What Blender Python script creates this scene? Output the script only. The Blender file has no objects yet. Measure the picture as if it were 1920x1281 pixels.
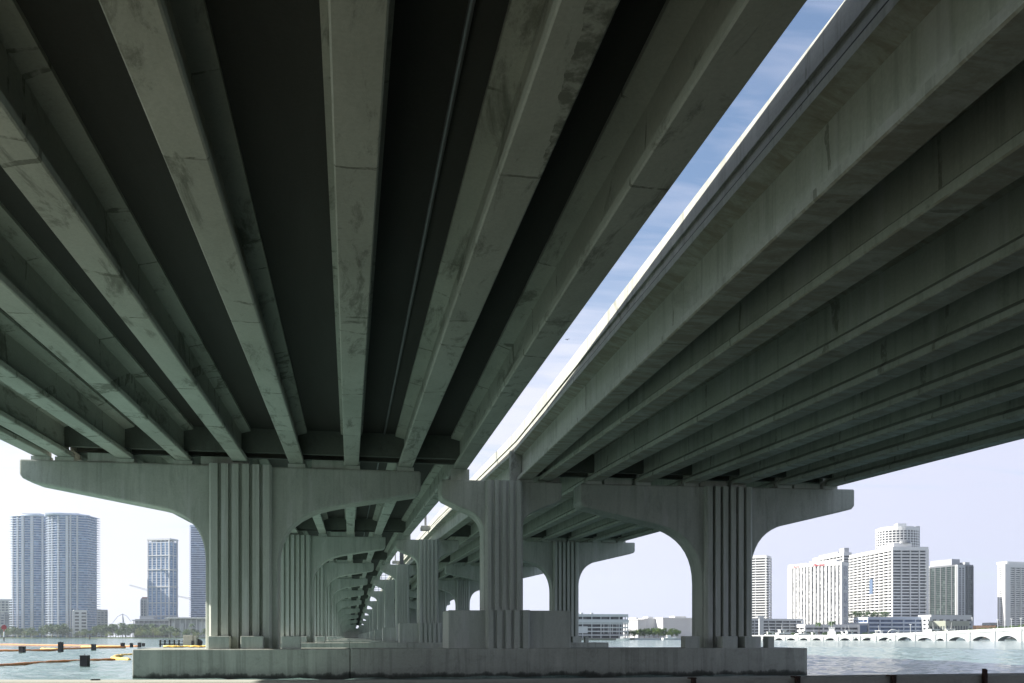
import bpy, bmesh, math, random
from mathutils import Vector, Matrix
random.seed(7)
R = math.radians
SC = bpy.context.scene
COL = SC.collection
# ------------------------------------------------------------------ camera model
F, HX, HY, EYE = 1750.0, 960.0, 1194.0, 2.0
TH = math.atan((960 - 655) / F)
CT, ST = math.cos(TH), math.sin(TH)
def at(u, D, z=0.0):
    a = (u - HX) / F
    return Vector((D * (a * CT + ST), D * (CT - a * ST), z))
def hz(v, D):
    return EYE + (HY - v) * D / F
def onwater(u, v, z=0.0):
    return at(u, (EYE - z) * F / (v - HY), z)

# ------------------------------------------------------------------ object helpers
def tag(o, label=None, cat=None, group=None, kind=None):
    if label: o['label'] = label
    if cat: o['category'] = cat
    if group: o['group'] = group
    if kind: o['kind'] = kind
    return o
def empty(name, loc=(0, 0, 0), rz=0.0):
    o = bpy.data.objects.new(name, None)
    o.empty_display_size = 0.5
    o.location = loc; o.rotation_euler = (0, 0, rz)
    COL.objects.link(o)
    return o
class MB:
    def __init__(s):
        s.v, s.f = [], []
    def add(s, vs, fs):
        n = len(s.v)
        s.v += [tuple(v) for v in vs]
        s.f += [tuple(i + n for i in f) for f in fs]
        return s
    def box(s, x0, x1, y0, y1, z0, z1):
        return s.add([(x0, y0, z0), (x1, y0, z0), (x1, y1, z0), (x0, y1, z0), (x0, y0, z1), (x1, y0, z1), (x1, y1, z1), (x0, y1, z1)],
                     [(3, 2, 1, 0), (4, 5, 6, 7), (0, 1, 5, 4), (1, 2, 6, 5), (2, 3, 7, 6), (3, 0, 4, 7)])
    def prism(s, poly, z0, z1):
        n = len(poly)
        vs = [(p[0], p[1], z0) for p in poly] + [(p[0], p[1], z1) for p in poly]
        fs = [tuple(reversed(range(n))), tuple(range(n, 2 * n))]
        fs += [(i, (i + 1) % n, n + (i + 1) % n, n + i) for i in range(n)]
        return s.add(vs, fs)
    def prism_y(s, poly, y0, y1):       # poly in (x,z), extruded along y
        n = len(poly)
        vs = [(p[0], y0, p[1]) for p in poly] + [(p[0], y1, p[1]) for p in poly]
        fs = [tuple(range(n)), tuple(reversed(range(n, 2 * n)))]
        fs += [((i + 1) % n, i, n + i, n + (i + 1) % n) for i in range(n)]
        return s.add(vs, fs)
    def loft(s, rings, cap=True):
        n = len(rings[0]); base = len(s.v)
        for r in rings: s.v += [tuple(p) for p in r]
        for k in range(len(rings) - 1):
            a, b = base + k * n, base + (k + 1) * n
            for i in range(n):
                j = (i + 1) % n
                s.f.append((a + i, a + j, b + j, b + i))
        if cap:
            s.f.append(tuple(reversed(range(base, base + n))))
            e = base + (len(rings) - 1) * n
            s.f.append(tuple(range(e, e + n)))
        return s
    def tube(s, pts, r, n=8):
        pts = [Vector(p) for p in pts]
        rr = r if isinstance(r, (list, tuple)) else [r] * len(pts)
        rings = []
        for i, p in enumerate(pts):
            d = (pts[min(i + 1, len(pts) - 1)] - pts[max(i - 1, 0)]).normalized()
            up = Vector((0, 0, 1)) if abs(d.z) < .9 else Vector((1, 0, 0))
            a = d.cross(up).normalized(); b = a.cross(d).normalized()
            rings.append([p + (a * math.cos(2 * math.pi * k / n) - b * math.sin(2 * math.pi * k / n)) * rr[i] for k in range(n)])
        return s.loft(rings)
    def build(s, name, mat, parent=None, bevel=0.0, smooth=False, fix=True):
        me = bpy.data.meshes.new(name)
        me.from_pydata(s.v, [], s.f)
        if fix:
            bm = bmesh.new(); bm.from_mesh(me)
            bmesh.ops.recalc_face_normals(bm, faces=bm.faces)
            bm.to_mesh(me); bm.free()
        if smooth:
            for p in me.polygons: p.use_smooth = True
        me.materials.append(mat)
        o = bpy.data.objects.new(name, me)
        COL.objects.link(o)
        if parent: o.parent = parent
        if bevel:
            m = o.modifiers.new('edge_rounding', 'BEVEL'); m.width = bevel; m.segments = 2; m.limit_method = 'ANGLE'; m.angle_limit = R(35)
        return o
def inst(src, parent, loc, rz=0.0, sc=None):
    o = src.copy(); COL.objects.link(o); o.parent = parent; o.location = loc; o.rotation_euler = (0, 0, rz)
    if sc: o.scale = sc
    return o
def copy_thing(root, loc, rz=0.0, sc=None, label=None):
    r = root.copy(); COL.objects.link(r); r.location = loc; r.rotation_euler = (0, 0, rz)
    if sc: r.scale = (sc, sc, sc) if not isinstance(sc, tuple) else sc
    if label: r['label'] = label
    for ch in list(root.children):
        c = ch.copy(); COL.objects.link(c); c.parent = r
        for g in list(ch.children):
            d = g.copy(); COL.objects.link(d); d.parent = c
    return r

# ------------------------------------------------------------------ materials
class NT:
    def __init__(s, name):
        s.m = bpy.data.materials.new(name); s.m.use_nodes = True
        s.t = s.m.node_tree; s.n = s.t.nodes
        s.b = s.n['Principled BSDF']
    def node(s, typ, **kw):
        n = s.n.new(typ)
        for k, v in kw.items(): setattr(n, k, v)
        return n
    def l(s, a, b): s.t.links.new(a, b)
    def pos(s): return s.node('ShaderNodeNewGeometry').outputs['Position']
    def obj(s): return s.node('ShaderNodeTexCoord').outputs['Object']
    def mapping(s, vec, scale, loc=(0, 0, 0)):
        m = s.node('ShaderNodeMapping'); m.inputs['Scale'].default_value = scale; m.inputs['Location'].default_value = loc
        s.l(vec, m.inputs['Vector']); return m.outputs[0]
    def noise(s, vec, scale, detail=4, rough=.55, dist=0):
        n = s.node('ShaderNodeTexNoise'); n.inputs['Scale'].default_value = scale; n.inputs['Detail'].default_value = detail
        n.inputs['Roughness'].default_value = rough; n.inputs['Distortion'].default_value = dist
        s.l(vec, n.inputs['Vector']); return n.outputs['Fac']
    def ramp(s, fac, stops):
        r = s.node('ShaderNodeValToRGB'); e = r.color_ramp.elements
        while len(e) < len(stops): e.new(.5)
        for q, (p, c) in zip(e, stops):
            q.position = p; q.color = (c, c, c, 1) if isinstance(c, (int, float)) else (*c, 1)
        s.l(fac, r.inputs[0]); return r.outputs[0]
    def mix(s, fac, a, b, mode='MIX'):
        m = s.node('ShaderNodeMix', data_type='RGBA', blend_type=mode)
        for v, i in ((fac, 0), (a, 6), (b, 7)):
            if isinstance(v, (int, float)): m.inputs[i].default_value = v
            elif isinstance(v, tuple): m.inputs[i].default_value = (*v, 1)
            else: s.l(v, m.inputs[i])
        return m.outputs[2]
    def math(s, op, a, b=0.0):
        m = s.node('ShaderNodeMath', operation=op)
        for v, i in ((a, 0), (b, 1)):
            if isinstance(v, (int, float)): m.inputs[i].default_value = v
            else: s.l(v, m.inputs[i])
        return m.outputs[0]
    def sep(s, vec):
        n = s.node('ShaderNodeSeparateXYZ'); s.l(vec, n.inputs[0]); return n.outputs
    def bump(s, h, strength=.3, dist=.05):
        b = s.node('ShaderNodeBump'); b.inputs['Strength'].default_value = strength; b.inputs['Distance'].default_value = dist
        s.l(h, b.inputs['Height']); s.l(b.outputs[0], s.b.inputs['Normal'])
    def color(s, c):
        if isinstance(c, tuple): s.b.inputs['Base Color'].default_value = (*c, 1)
        else: s.l(c, s.b.inputs['Base Color'])
    def rough(s, r): s.b.inputs['Roughness'].default_value = r
def plain(name, c, rough=.6, metal=0, var=.12, scale=2.0):
    n = NT(name); p = n.noise(n.obj(), scale)
    f = n.ramp(p, [(.3, 1 - var), (.7, 1 + var * .4)])
    n.color(n.mix(1.0, c, f, 'MULTIPLY')); n.rough(rough); n.b.inputs['Metallic'].default_value = metal
    return n.m
def concrete(name, c, stain, dark, streak=(1, 1, 1), stain_amt=.5, blotch=.0, tide=False, rough=.85, joints=None, drips=0.0, under=None, seams=None):
    n = NT(name); P = n.pos()
    big = n.noise(n.mapping(P, streak), .35, 6, .6, .6)
    mid = n.noise(n.mapping(P, streak), 1.6, 6, .65, 1.0)
    fine = n.noise(P, 14, 6, .7)
    col = n.mix(n.ramp(big, [(.38, 0), (.68, stain_amt)]), c, stain)
    col = n.mix(n.ramp(mid, [(.50, 0), (.62, .55), (.75, .8)]), col, tuple(x * .78 for x in c)) if blotch else col
    if blotch:
        b = n.noise(n.mapping(P, (streak[0] * 1.1, streak[1] * .8, streak[2]), (31, 7, 3)), 1.1, 8, .74, .5)
        col = n.mix(n.ramp(b, [(.54, 0), (.63, blotch * .7), (.74, blotch)]), col, dark)
    col = n.mix(1.0, col, n.ramp(fine, [(.25, .86), (.75, 1.08)]), 'MULTIPLY')
    col = n.mix(1.0, col, n.ramp(mid, [(.3, .88), (.7, 1.06)]), 'MULTIPLY')
    if joints:
        w = n.node('ShaderNodeTexWave', wave_type='BANDS', bands_direction=joints[0]); w.inputs['Scale'].default_value = joints[1]
        w.inputs['Distortion'].default_value = joints[2]; w.inputs['Detail'].default_value = 3; w.inputs['Detail Scale'].default_value = .6
        n.l(P, w.inputs['Vector'])
        col = n.mix(n.ramp(w.outputs['Fac'], [(.0, .7), (.02, .6), (.05, 0)]), col, dark)
    if drips:
        d = n.noise(n.mapping(P, (2.6, 2.6, .10), (3, 11, 0)), 1.0, 5, .65, .3)
        col = n.mix(n.ramp(d, [(.52, 0), (.62, drips), (.75, drips * .6)]), col, dark)
        e_ = n.noise(n.mapping(P, (1.4, 1.4, .16), (17, 5, 0)), 1.0, 4, .6)
        col = n.mix(n.ramp(e_, [(.56, 0), (.66, .35)]), col, tuple(min(.6, q * 1.3) for q in c))
    if seams:
        # casting seams and the slightly different tone of each pour
        for feat in ('F1', 'DISTANCE_TO_EDGE'):
            v = n.node('ShaderNodeTexVoronoi', feature=feat); v.inputs['Scale'].default_value = 1.0; v.inputs['Randomness'].default_value = .9
            wob = n.node('ShaderNodeVectorMath', operation='ADD'); nn = n.node('ShaderNodeTexNoise'); nn.inputs['Scale'].default_value = 1.2; nn.inputs['Detail'].default_value = 4
            n.l(P, nn.inputs['Vector']); sc_ = n.node('ShaderNodeVectorMath', operation='SCALE'); sc_.inputs['Scale'].default_value = .35
            n.l(nn.outputs['Color'], sc_.inputs[0]); n.l(P, wob.inputs[0]); n.l(sc_.outputs[0], wob.inputs[1])
            n.l(n.mapping(wob.outputs[0], seams), v.inputs['Vector'])
            if feat == 'F1':
                sx = n.sep(v.outputs['Color'])
                col = n.mix(1.0, col, n.ramp(sx[0], [(0, .92), (1, 1.05)]), 'MULTIPLY')
            else:
                brk = n.ramp(n.noise(P, 2.3, 4, .7), [(.42, 0), (.56, .75)])
                col = n.mix(n.math('MULTIPLY', n.math('LESS_THAN', v.outputs['Distance'], .007), brk), col, dark)
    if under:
        # rust and run-off stains in irregular cross streaks, with underside shade painted in
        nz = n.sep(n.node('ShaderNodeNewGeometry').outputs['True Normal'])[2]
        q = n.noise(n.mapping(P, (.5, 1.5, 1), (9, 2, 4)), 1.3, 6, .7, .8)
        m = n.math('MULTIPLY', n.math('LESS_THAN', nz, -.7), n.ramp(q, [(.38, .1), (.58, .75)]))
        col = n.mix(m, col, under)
    if tide:
        z = n.sep(P)[2]
        wob = n.noise(n.mapping(P, (1, 1, .4)), 1.3, 5, .7)
        zz = n.math('ADD', z, n.math('MULTIPLY', n.math('SUBTRACT', wob, .5), -.75))
        col = n.mix(n.ramp(zz, [(.06, .92), (.17, .75), (.25, .15), (.55, 0)]), col, (.028, .032, .026))
    n.color(col); n.rough(rough); n.b.inputs['Specular IOR Level'].default_value = .3
    n.bump(n.math('ADD', n.math('MULTIPLY', fine, .35), mid), .35, .03)
    return n.m
def facade_glass(name, ca, cb, bx, bz, rough=.12, spread=.5, lit=None):
    n = NT(name); x, y, z = n.sep(n.obj())
    s = n.math('ADD', n.math('MULTIPLY', x, 1.0), n.math('MULTIPLY', y, 1.0))
    cb_ = n.node('ShaderNodeCombineXYZ')
    n.l(n.math('FLOOR', n.math('DIVIDE', s, bx)), cb_.inputs[0]); n.l(n.math('FLOOR', n.math('DIVIDE', z, bz)), cb_.inputs[2])
    w = n.node('ShaderNodeTexWhiteNoise', noise_dimensions='3D'); n.l(cb_.outputs[0], w.inputs[0])
    f = n.ramp(w.outputs[0], [(0, 0), (.55, spread * .5), (.9, spread), (1, 1)])
    n.color(n.mix(f, ca, cb)); n.rough(rough); n.b.inputs['Specular IOR Level'].default_value = .4
    return n.m
M = {}
GC = (.50, .525, .47)
M['pier'] = concrete('pier_concrete', GC, (.29, .32, .28), (.17, .19, .155), (1, 1, .35), .6, .35, drips=.24)
M['panel'] = concrete('panel_concrete', (.51, .535, .48), (.42, .44, .39), (.2, .22, .175), (1, 1, .15), .5, .2, drips=.28)
M['footing'] = concrete('footing_concrete', (.45, .46, .405), (.33, .34, .295), (.13, .14, .115), (.7, 1, 1), .7, .35, tide=True, drips=.3)
M['girder'] = concrete('girder_concrete', (.47, .48, .43), (.32, .33, .285), (.105, .11, .085), (1.0, .36, .6), .75, .85, seams=(.04, .19, .04))
M['girder_right'] = concrete('stained_shaded_girder_concrete', (.52, .54, .48), (.42, .435, .38), (.18, .185, .15), (.8, .3, .5), .6, .35, drips=.3, under=(.26, .235, .175), seams=(.04, .13, .04))
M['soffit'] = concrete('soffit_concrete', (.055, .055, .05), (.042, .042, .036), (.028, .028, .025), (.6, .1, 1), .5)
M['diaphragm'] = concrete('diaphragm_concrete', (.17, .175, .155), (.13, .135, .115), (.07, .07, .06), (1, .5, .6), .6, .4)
M['fascia'] = concrete('fascia_concrete', (.42, .43, .39), (.36, .37, .33), (.2, .205, .175), (1, .3, 1), .5, .3, drips=.4, seams=(.05, .2, .05))
M['seawall'] = concrete('seawall_concrete', (.42, .43, .38), (.33, .335, .29), (.2, .2, .165), (.5, 1, 1), .7, .5)
M['land'] = concrete('ground_earth', (.14, .14, .115), (.11, .11, .09), (.07, .07, .055), (1, 1, 1), .6)
M['grass'] = concrete('shore_grass', (.10, .14, .045), (.16, .17, .08), (.05, .08, .03), (1, 1, 1), .7)
M['rust'] = plain('rusty_steel', (.05, .024, .016), .85, .2, .5, 14)
M['white'] = plain('white_paint', (.62, .62, .61), .5, 0, .06, .2)
M['whitewall'] = plain('white_stucco', (.56, .565, .57), .7, 0, .1, .05)
M['palewall'] = plain('pale_stucco', (.44, .46, .47), .7, 0, .1, .05)
M['greywall'] = plain('grey_stucco', (.34, .35, .38), .8, 0, .1, .05)
M['beige'] = plain('beige_stucco', (.30, .32, .26), .8, 0, .12, .1)
M['blueslab'] = plain('blue_grey_slab', (.46, .52, .62), .6, 0, .08, .1)
M['bluepaint'] = plain('blue_paint', (.10, .15, .24), .5, 0, .1, .2)
M['orange'] = plain('orange_stucco', (.62, .34, .17), .8, 0, .15, .3)
M['redroof'] = plain('red_roof', (.3, .1, .07), .8, 0, .15, .3)
M['steel'] = plain('galvanised_steel', (.42, .43, .44), .45, .5, .1, 3)
M['greysteel'] = plain('grey_steel', (.16, .17, .18), .5, .3, .1, 3)
M['pile'] = plain('dark_pile', (.028, .024, .026), .75, 0, .35, 6)
M['red'] = plain('red_board', (.30, .02, .03), .5, 0, .1, 3)
M['redsign'] = plain('red_letters', (.55, .03, .04), .5, 0, .05, 3)
M['boomorange'] = plain('orange_boom', (.52, .20, .055), .55, 0, .3, 1.5)
M['boomyellow'] = plain('yellow_boom', (.85, .55, .10), .5, 0, .2, 1.5)
M['tan'] = plain('tan_cabinet', (.42, .40, .31), .7, 0, .15, 2)
M['timber'] = plain('dark_timber', (.045, .04, .035), .85, 0, .3, 4)
M['bark'] = plain('bark', (.10, .075, .05), .9, 0, .3, 3)
M['bird'] = plain('black_feathers', (.02, .02, .022), .8, 0, .2, 8)
M['darkglass'] = facade_glass('dark_window_glass', (.02, .025, .03), (.12, .14, .16), 3, 3)
def leaf(name, a, b):
    n = NT(name)
    i = n.noise(n.obj(), .55, 3); j = n.noise(n.obj(), 3.0, 2)
    n.color(n.mix(n.ramp(n.math('ADD', n.math('MULTIPLY', i, .6), n.math('MULTIPLY', j, .4)), [(.35, 0), (.65, 1)]), a, b)); n.rough(.6)
    n.b.inputs['Specular IOR Level'].default_value = .25
    return n.m
M['leafA'] = leaf('dark_leaves', (.025, .06, .015), (.075, .13, .03))
M['leafB'] = leaf('mid_leaves', (.045, .09, .02), (.12, .18, .04))
M['leafC'] = leaf('yellow_green_leaves', (.08, .12, .025), (.2, .23, .05))
# water
def water():
    n = NT('bay_water'); P = n.pos()
    w1 = n.noise(n.mapping(P, (.55, 1.5, 1)), .55, 5, .6, .5)
    w2 = n.noise(n.mapping(P, (.6, 1.3, 1), (5, 9, 0)), 2.2, 4, .6, .3)
    w3 = n.noise(n.mapping(P, (.25, .6, 1)), .05, 3, .5)
    x, y, z = n.sep(P)
    patch = n.noise(n.mapping(P, (.008, .03, 1)), 1, 3, .5)
    n.color(n.mix(n.ramp(patch, [(.35, 0), (.65, 1)]), (.135, .213, .195), (.16, .24, .22)))
    n.b.inputs['Specular IOR Level'].default_value = .36; n.rough(.08); n.b.inputs['IOR'].default_value = 1.333
    h = n.math('ADD', n.math('ADD', n.math('MULTIPLY', w1, .55), n.math('MULTIPLY', w2, .18)), n.math('MULTIPLY', w3, .9))
    n.bump(h, .8, .5)
    return n.m
M['water'] = water()

def bez(p0, p1, p2, n=10):
    return [((1 - t) ** 2 * p0[0] + 2 * t * (1 - t) * p1[0] + t * t * p2[0], (1 - t) ** 2 * p0[1] + 2 * t * (1 - t) * p1[1] + t * t * p2[1]) for t in [i / n for i in range(n + 1)]]
ORD = ['', 'first', 'second', 'third', 'fourth', 'fifth', 'sixth', 'seventh', 'eighth', 'ninth', 'tenth', 'eleventh', 'twelfth', 'thirteenth']

# ================================================================== SETTING
def sheet(name, x0, x1, y0, y1, z, mat, nx=1, ny=1):
    b = MB(); vs = []; fs = []
    for j in range(ny + 1):
        for i in range(nx + 1): vs.append((x0 + (x1 - x0) * i / nx, y0 + (y1 - y0) * j / ny, z))
    for j in range(ny):
        for i in range(nx):
            a = j * (nx + 1) + i; fs.append((a, a + 1, a + nx + 2, a + nx + 1))
    b.add(vs, fs)
    return tag(b.build(name, mat), kind='structure')
from mathutils import noise as mn
def bay():
    x0, x1, y0, y1, cx, cy = -75.0, 105.0, 18.0, 190.0, .55, .62
    nx, ny = int((x1 - x0) / cx), int((y1 - y0) / cy)
    vs, fs = [], []
    for j in range(ny + 1):
        y = y0 + (y1 - y0) * j / ny
        for i in range(nx + 1):
            x = x0 + (x1 - x0) * i / nx
            f = min(1, (x - x0) / 12, (x1 - x) / 12, (y1 - y) / 45)
            z = 0 if f <= 0 or j == 0 else f * 1.5 * (.085 * mn.noise((x * .62, y * .42, 1.3)) + .06 * mn.noise((x * 1.5 + .4 * y, y * .85, 7.1)) + .05 * mn.noise((x * .2, y * .25, 3.7)))
            vs.append((x, y, z))
    for j in range(ny):
        for i in range(nx):
            q = j * (nx + 1) + i; fs.append((q, q + 1, q + nx + 2, q + nx + 1))
    k = len(vs); W, N0, N1 = 3000, 5, 3300
    vs += [(-W, N0, 0), (W, N0, 0), (W, N1, 0), (-W, N1, 0)]
    c00, c10, c01, c11 = 0, nx, ny * (nx + 1), ny * (nx + 1) + nx
    fs.append((k, k + 1, c10) + tuple(range(nx - 1, -1, -1)))
    fs.append((k + 1, k + 2, c11) + tuple(j * (nx + 1) + nx for j in range(ny - 1, -1, -1)))
    fs.append((k + 2, k + 3) + tuple(ny * (nx + 1) + i for i in range(0, nx + 1)))
    fs.append((k + 3, k) + tuple(j * (nx + 1) for j in range(0, ny + 1)))
    o = MB().add(vs, fs).build('bay_water', M['water'], fix=False, smooth=True)
    return tag(o, kind='structure')
bay()
# near bank behind the seawall (the photographer stands on it)
b = MB(); b.box(-120, 140, -90, 21.4, -1, .45); tag(b.build('ground', M['land']), kind='structure')
# far shores
def shore(name, pts, depth, top, mat):
    b = MB(); n = len(pts)
    far = [(p[0] * (1 + depth / max(1, Vector((p[0], p[1], 0)).length)), p[1] * (1 + depth / max(1, Vector((p[0], p[1], 0)).length))) for p in pts]
    b.prism([(p[0], p[1]) for p in pts] + list(reversed(far)), -1, top)
    return tag(b.build(name, mat), kind='structure')
shore('shore', [at(-500, 1165), at(-100, 1165), at(60, 1150), at(160, 1165), at(250, 1150), at(420, 1160), at(640, 1160)], 900, 1.1, M['grass'])
shore('shore', [at(1040, 578), at(1185, 582), at(1300, 640), at(1420, 660), at(1600, 640), at(1800, 640), at(2300, 640)], 900, 1.0, M['land'])
# causeway island where the viaduct lands
b = MB(); b.prism([(-60, 552), (40, 552), (75, 590), (75, 760), (-90, 760), (-80, 600)], -1, 1.6)
tag(b.build('island_ground', M['land']), kind='structure')

# ================================================================== VIADUCT
NP = 12
PY = [48 + 46.5 * (k - 1) for k in range(0, NP + 1)]
CAPL = [9.0, 10.40, 11.95, 12.95, 13.5, 13.45, 12.75, 11.7, 10.6, 9.3, 8.0, 7.2, 6.9]
CAPC = [8.6, 10.02, 11.75, 12.8, 13.35, 13.3, 12.6, 11.55, 10.45, 9.15, 7.85, 7.05, 6.75]
CAPR = [8.6, 10.00, 11.72, 12.75, 13.3, 13.25, 12.55, 11.5, 10.4, 9.1, 7.8, 7.0, 6.7]
DXR = [0, 0, 2.0, 2.4, 2.6, 2.6, 2.5, 2.4, 2.2, 2.0, 2.0, 2.0, 2.0]

def fluted(x0, x1, y0, y1, z0, z1, grooves, gw, gd):
    """cross-section in plan with vertical grooves on the face y0"""
    poly = [(x0, y0 + .10), (x0 + .10, y0)]
    w = (x1 - x0) / (grooves + 1)
    for i in range(1, grooves + 1):
        xc = x0 + w * i
        poly += [(xc - gw / 2 - .02, y0), (xc - gw / 2, y0 + gd), (xc + gw / 2, y0 + gd), (xc + gw / 2 + .02, y0)]
    poly += [(x1 - .10, y0), (x1, y0 + .10), (x1, y1), (x0, y1)]
    return MB().prism(poly, z0, z1)
def left_outline(t, base, tip=0.0):
    r = [(-15.36 + tip, 0), (-15.36 + tip, -.72), (-15.22 + tip, -.90), (-14.7 + tip, -1.10)]
    r += bez((-9.0, -2.16), (-6.93, -2.55), (-6.91, -4.7))
    r = [(x, t + z) for x, z in r] + [(-6.91, base), (-3.45, base)]
    q = list(reversed(bez((-.4, -1.82), (-3.42, -2.35), (-3.45, -4.6)))) + [(3.4, -1.18), (3.57, -1.0), (3.57, 0)]
    return r + [(x, t + z) for x, z in q]
def mid_outline(t, base):
    r = [(4.59, 0), (4.59, -.85), (4.72, -1.0)] + bez((5.6, -1.42), (6.79, -1.75), (6.79, -2.7))
    r = [(x, t + z) for x, z in r] + [(6.79, base), (8.85, base)]
    q = list(reversed(bez((9.5, -1.5), (8.85, -1.78), (8.85, -2.3), 6))) + [(10.75, -1.0), (10.9, -.85), (10.9, 0)]
    return r + [(x, t + z) for x, z in q]
def right_outline(t, base, dx, wr=0.0):
    r = [(11.89, 0), (11.89, -1.0), (12.05, -1.2)] + bez((16.0, -2.02), (18.55, -2.55), (18.58, -5.1))
    r = [(x + dx, t + z) for x, z in r] + [(18.58 + dx, base), (21.35 + dx, base)]
    q = list(reversed(bez((23.2, -1.95), (21.35, -2.45), (21.35, -4.8)))) + [(27.25 + wr, -.98), (27.42 + wr, -.8), (27.42 + wr, .12)]
    return r + [(x + dx, t + z) for x, z in q]
def body(outline, y0, y1, name, parent, px, py):
    b = MB().prism_y([(x - px, z) for x, z in outline], y0 - py, y1 - py)
    return b.build(name, M['pier'], parent, bevel=.09)
FT = 1.41   # footing top
for k in range(1, NP):
    y = PY[k]; dx = DXR[k]; wr = 0
    # footing -----------------------------------------------------
    b = MB().box(-9.97, .02, -2.1, 2.4, -.6, FT).box(.06, 23.85 + dx * 1.15, -2.1, 2.4, -.6, FT).box(-.5, .6, -2.02, 2.3, -.5, FT - .06)
    o = b.build('pier_footing', M['footing'], None, bevel=.05); o.location = (0, y, 0)
    tag(o, 'long concrete footing in the water under the %s row of piers' % ORD[k], 'footing', 'footings under the pier rows')
    # left hammerhead ----------------------------------------------
    t = CAPL[k]; px = -5.2
    e = tag(empty('hammerhead_pier', (px, y, FT)), 'wide hammerhead pier, %s of the left row, five vertical grooves on its column' % ORD[k], 'bridge pier', 'hammerhead piers under the left deck')
    body(left_outline(t - FT, -.04, 0 if k == 1 else 1.45), y - .62, y + 1.0, 'pier_body', e, px, y)
    f = fluted(-6.70 - px, -3.76 - px, -1.0, -.5, -.03, t - FT + .012, 5, .13, .28); f.build('fluted_panel', M['panel'], e)
    f2 = [(-6.62, -5.64), (-5.12, -4.08), (-3.2, -2.32)]
    for x0, x1 in f2:
        MB().box(x0 - px, x1 - px, -1.85, -1.25 if x0 > -3.5 else -1.02, -.02, .62).build('base_block', M['panel'], e, bevel=.03)
    for xc in (([-14.43, -13.37] if k == 1 else [-13.2]) + [-10.65 + 2.69 * i for i in range(6)]):
        if xc < 3.3: MB().box(xc - .42 - px, xc + .42 - px, -.56, -.05, t - FT - .02, t - FT + .17).build('bearing_pedestal', M['panel'], e)
    for xa in (-12.4, -7.2, -1.9):
        MB().box(xa - px + .05, xa + 1.6 - px, -.5, .1, t - FT - .02, t - FT + .42).build('shear_block', M['panel'], e, bevel=.02)
    # slim middle pier ----------------------------------------------
    t = CAPC[k]; px = 7.8
    e = tag(empty('median_pier', (px, y, FT)), 'slim T-shaped pier on a square plinth between the two decks, %s row from the camera' % ORD[k], 'bridge pier', 'slim piers between the two decks')
    body(mid_outline(t - FT, 1.88), y - .62, y + 1.0, 'pier_body', e, px, y)
    fluted(6.86 - px, 8.78 - px, -.84, -.5, 1.90, t - FT + .012, 4, .15, .12).build('fluted_panel', M['panel'], e)
    MB().box(4.91 - px, 11.24 - px, -1.15, 1.75, -.03, 1.93).build('plinth', M['pier'], e, bevel=.05)
    fluted(6.80 - px, 9.05 - px, -1.48, -1.0, -.02, 1.945, 4, .14, .16).build('plinth_panel', M['panel'], e)
    MB().box(5.1 - px, 6.05 - px, -.56, .6, t - FT - .02, t - FT + .55).build('bearing_pedestal', M['panel'], e)
    if k < 3: MB().box(8.6 - px, 9.4 - px, -.56, -.05, t - FT - .02, t - FT + .1).build('bearing_pedestal', M['panel'], e)
    # right hammerhead ----------------------------------------------
    t = CAPR[k]; px = 19.97 + dx
    e = tag(empty('hammerhead_pier', (px, y, FT)), 'wide hammerhead pier, %s of the right row, its column close to the open bay' % ORD[k], 'bridge pier', 'hammerhead piers under the right deck')
    body(right_outline(t - FT, -.04, dx, wr), y - .62, y + 1.0, 'pier_body', e, px, y)
    fluted(18.66 + dx - px, 21.28 + dx - px, -1.0, -.5, -.03, t - FT + .012, 5, .13, .28).build('fluted_panel', M['panel'], e)
    for x0, x1 in [(17.15, 17.95), (19.2, 20.05), (20.45, 21.35), (21.75, 22.1)]:
        MB().box(x0 + dx - px, x1 + dx - px, -1.85, -1.05 if x0 > 18 and x1 < 21.6 else -1.2, -.02, .62).build('base_block', M['panel'], e, bevel=.03)
    for xc in [12.65 + 2.67 * i for i in range(6)]:
        zz = t - FT + .12 * (xc - 11.9) / 15.5
        MB().box(xc - .42 + dx - px, xc + .42 + dx - px, -.56, -.05, zz - .05, zz + .15).build('bearing_pedestal', M['panel'], e)
    for xa in (13.2, 18.5, 23.9):
        MB().box(xa + dx - px, xa + 1.5 + dx - px, -.5, .1, t - FT - .02, t - FT + .38).build('shear_block', M['panel'], e, bevel=.02)

# girders: bulb-tee section
GH = 1.62
SEC = [(-.33, 0), (.33, 0), (.36, .03), (.36, .19), (.09, .40), (.09, 1.34), (.53, 1.46), (.53, GH), (-.53, GH), (-.53, 1.46), (-.09, 1.34), (-.09, .40), (-.36, .19), (-.36, .03)]
def girder(p0, p1, parent, org, sub=8, camber=.05, mat=None):
    rings = []
    for i in range(sub + 1):
        t = i / sub
        x, yy, z = (p0[j] + (p1[j] - p0[j]) * t - org[j] for j in range(3))
        z += camber * (1 - (2 * t - 1) ** 2)
        rings.append([(x + sx, yy, z + sz) for sx, sz in SEC])
    return MB().loft(rings).build('girder', mat or M['girder'], parent)
def strip(x0a, x1a, x0b, x1b, ya, yb, za0, za1, zb0, zb1, lo, hi):
    """deck strip: bottom at z+lo, top at z+hi; z given at the four corners"""
    vs = []
    for h in (lo, hi):
        vs += [(x0a, ya, za0 + h), (x1a, ya, za1 + h), (x1b, yb, zb1 + h), (x0b, yb, zb0 + h)]
    return MB().add(vs, [(3, 2, 1, 0), (4, 5, 6, 7), (0, 1, 5, 4), (1, 2, 6, 5), (2, 3, 7, 6), (3, 0, 4, 7)])
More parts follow.
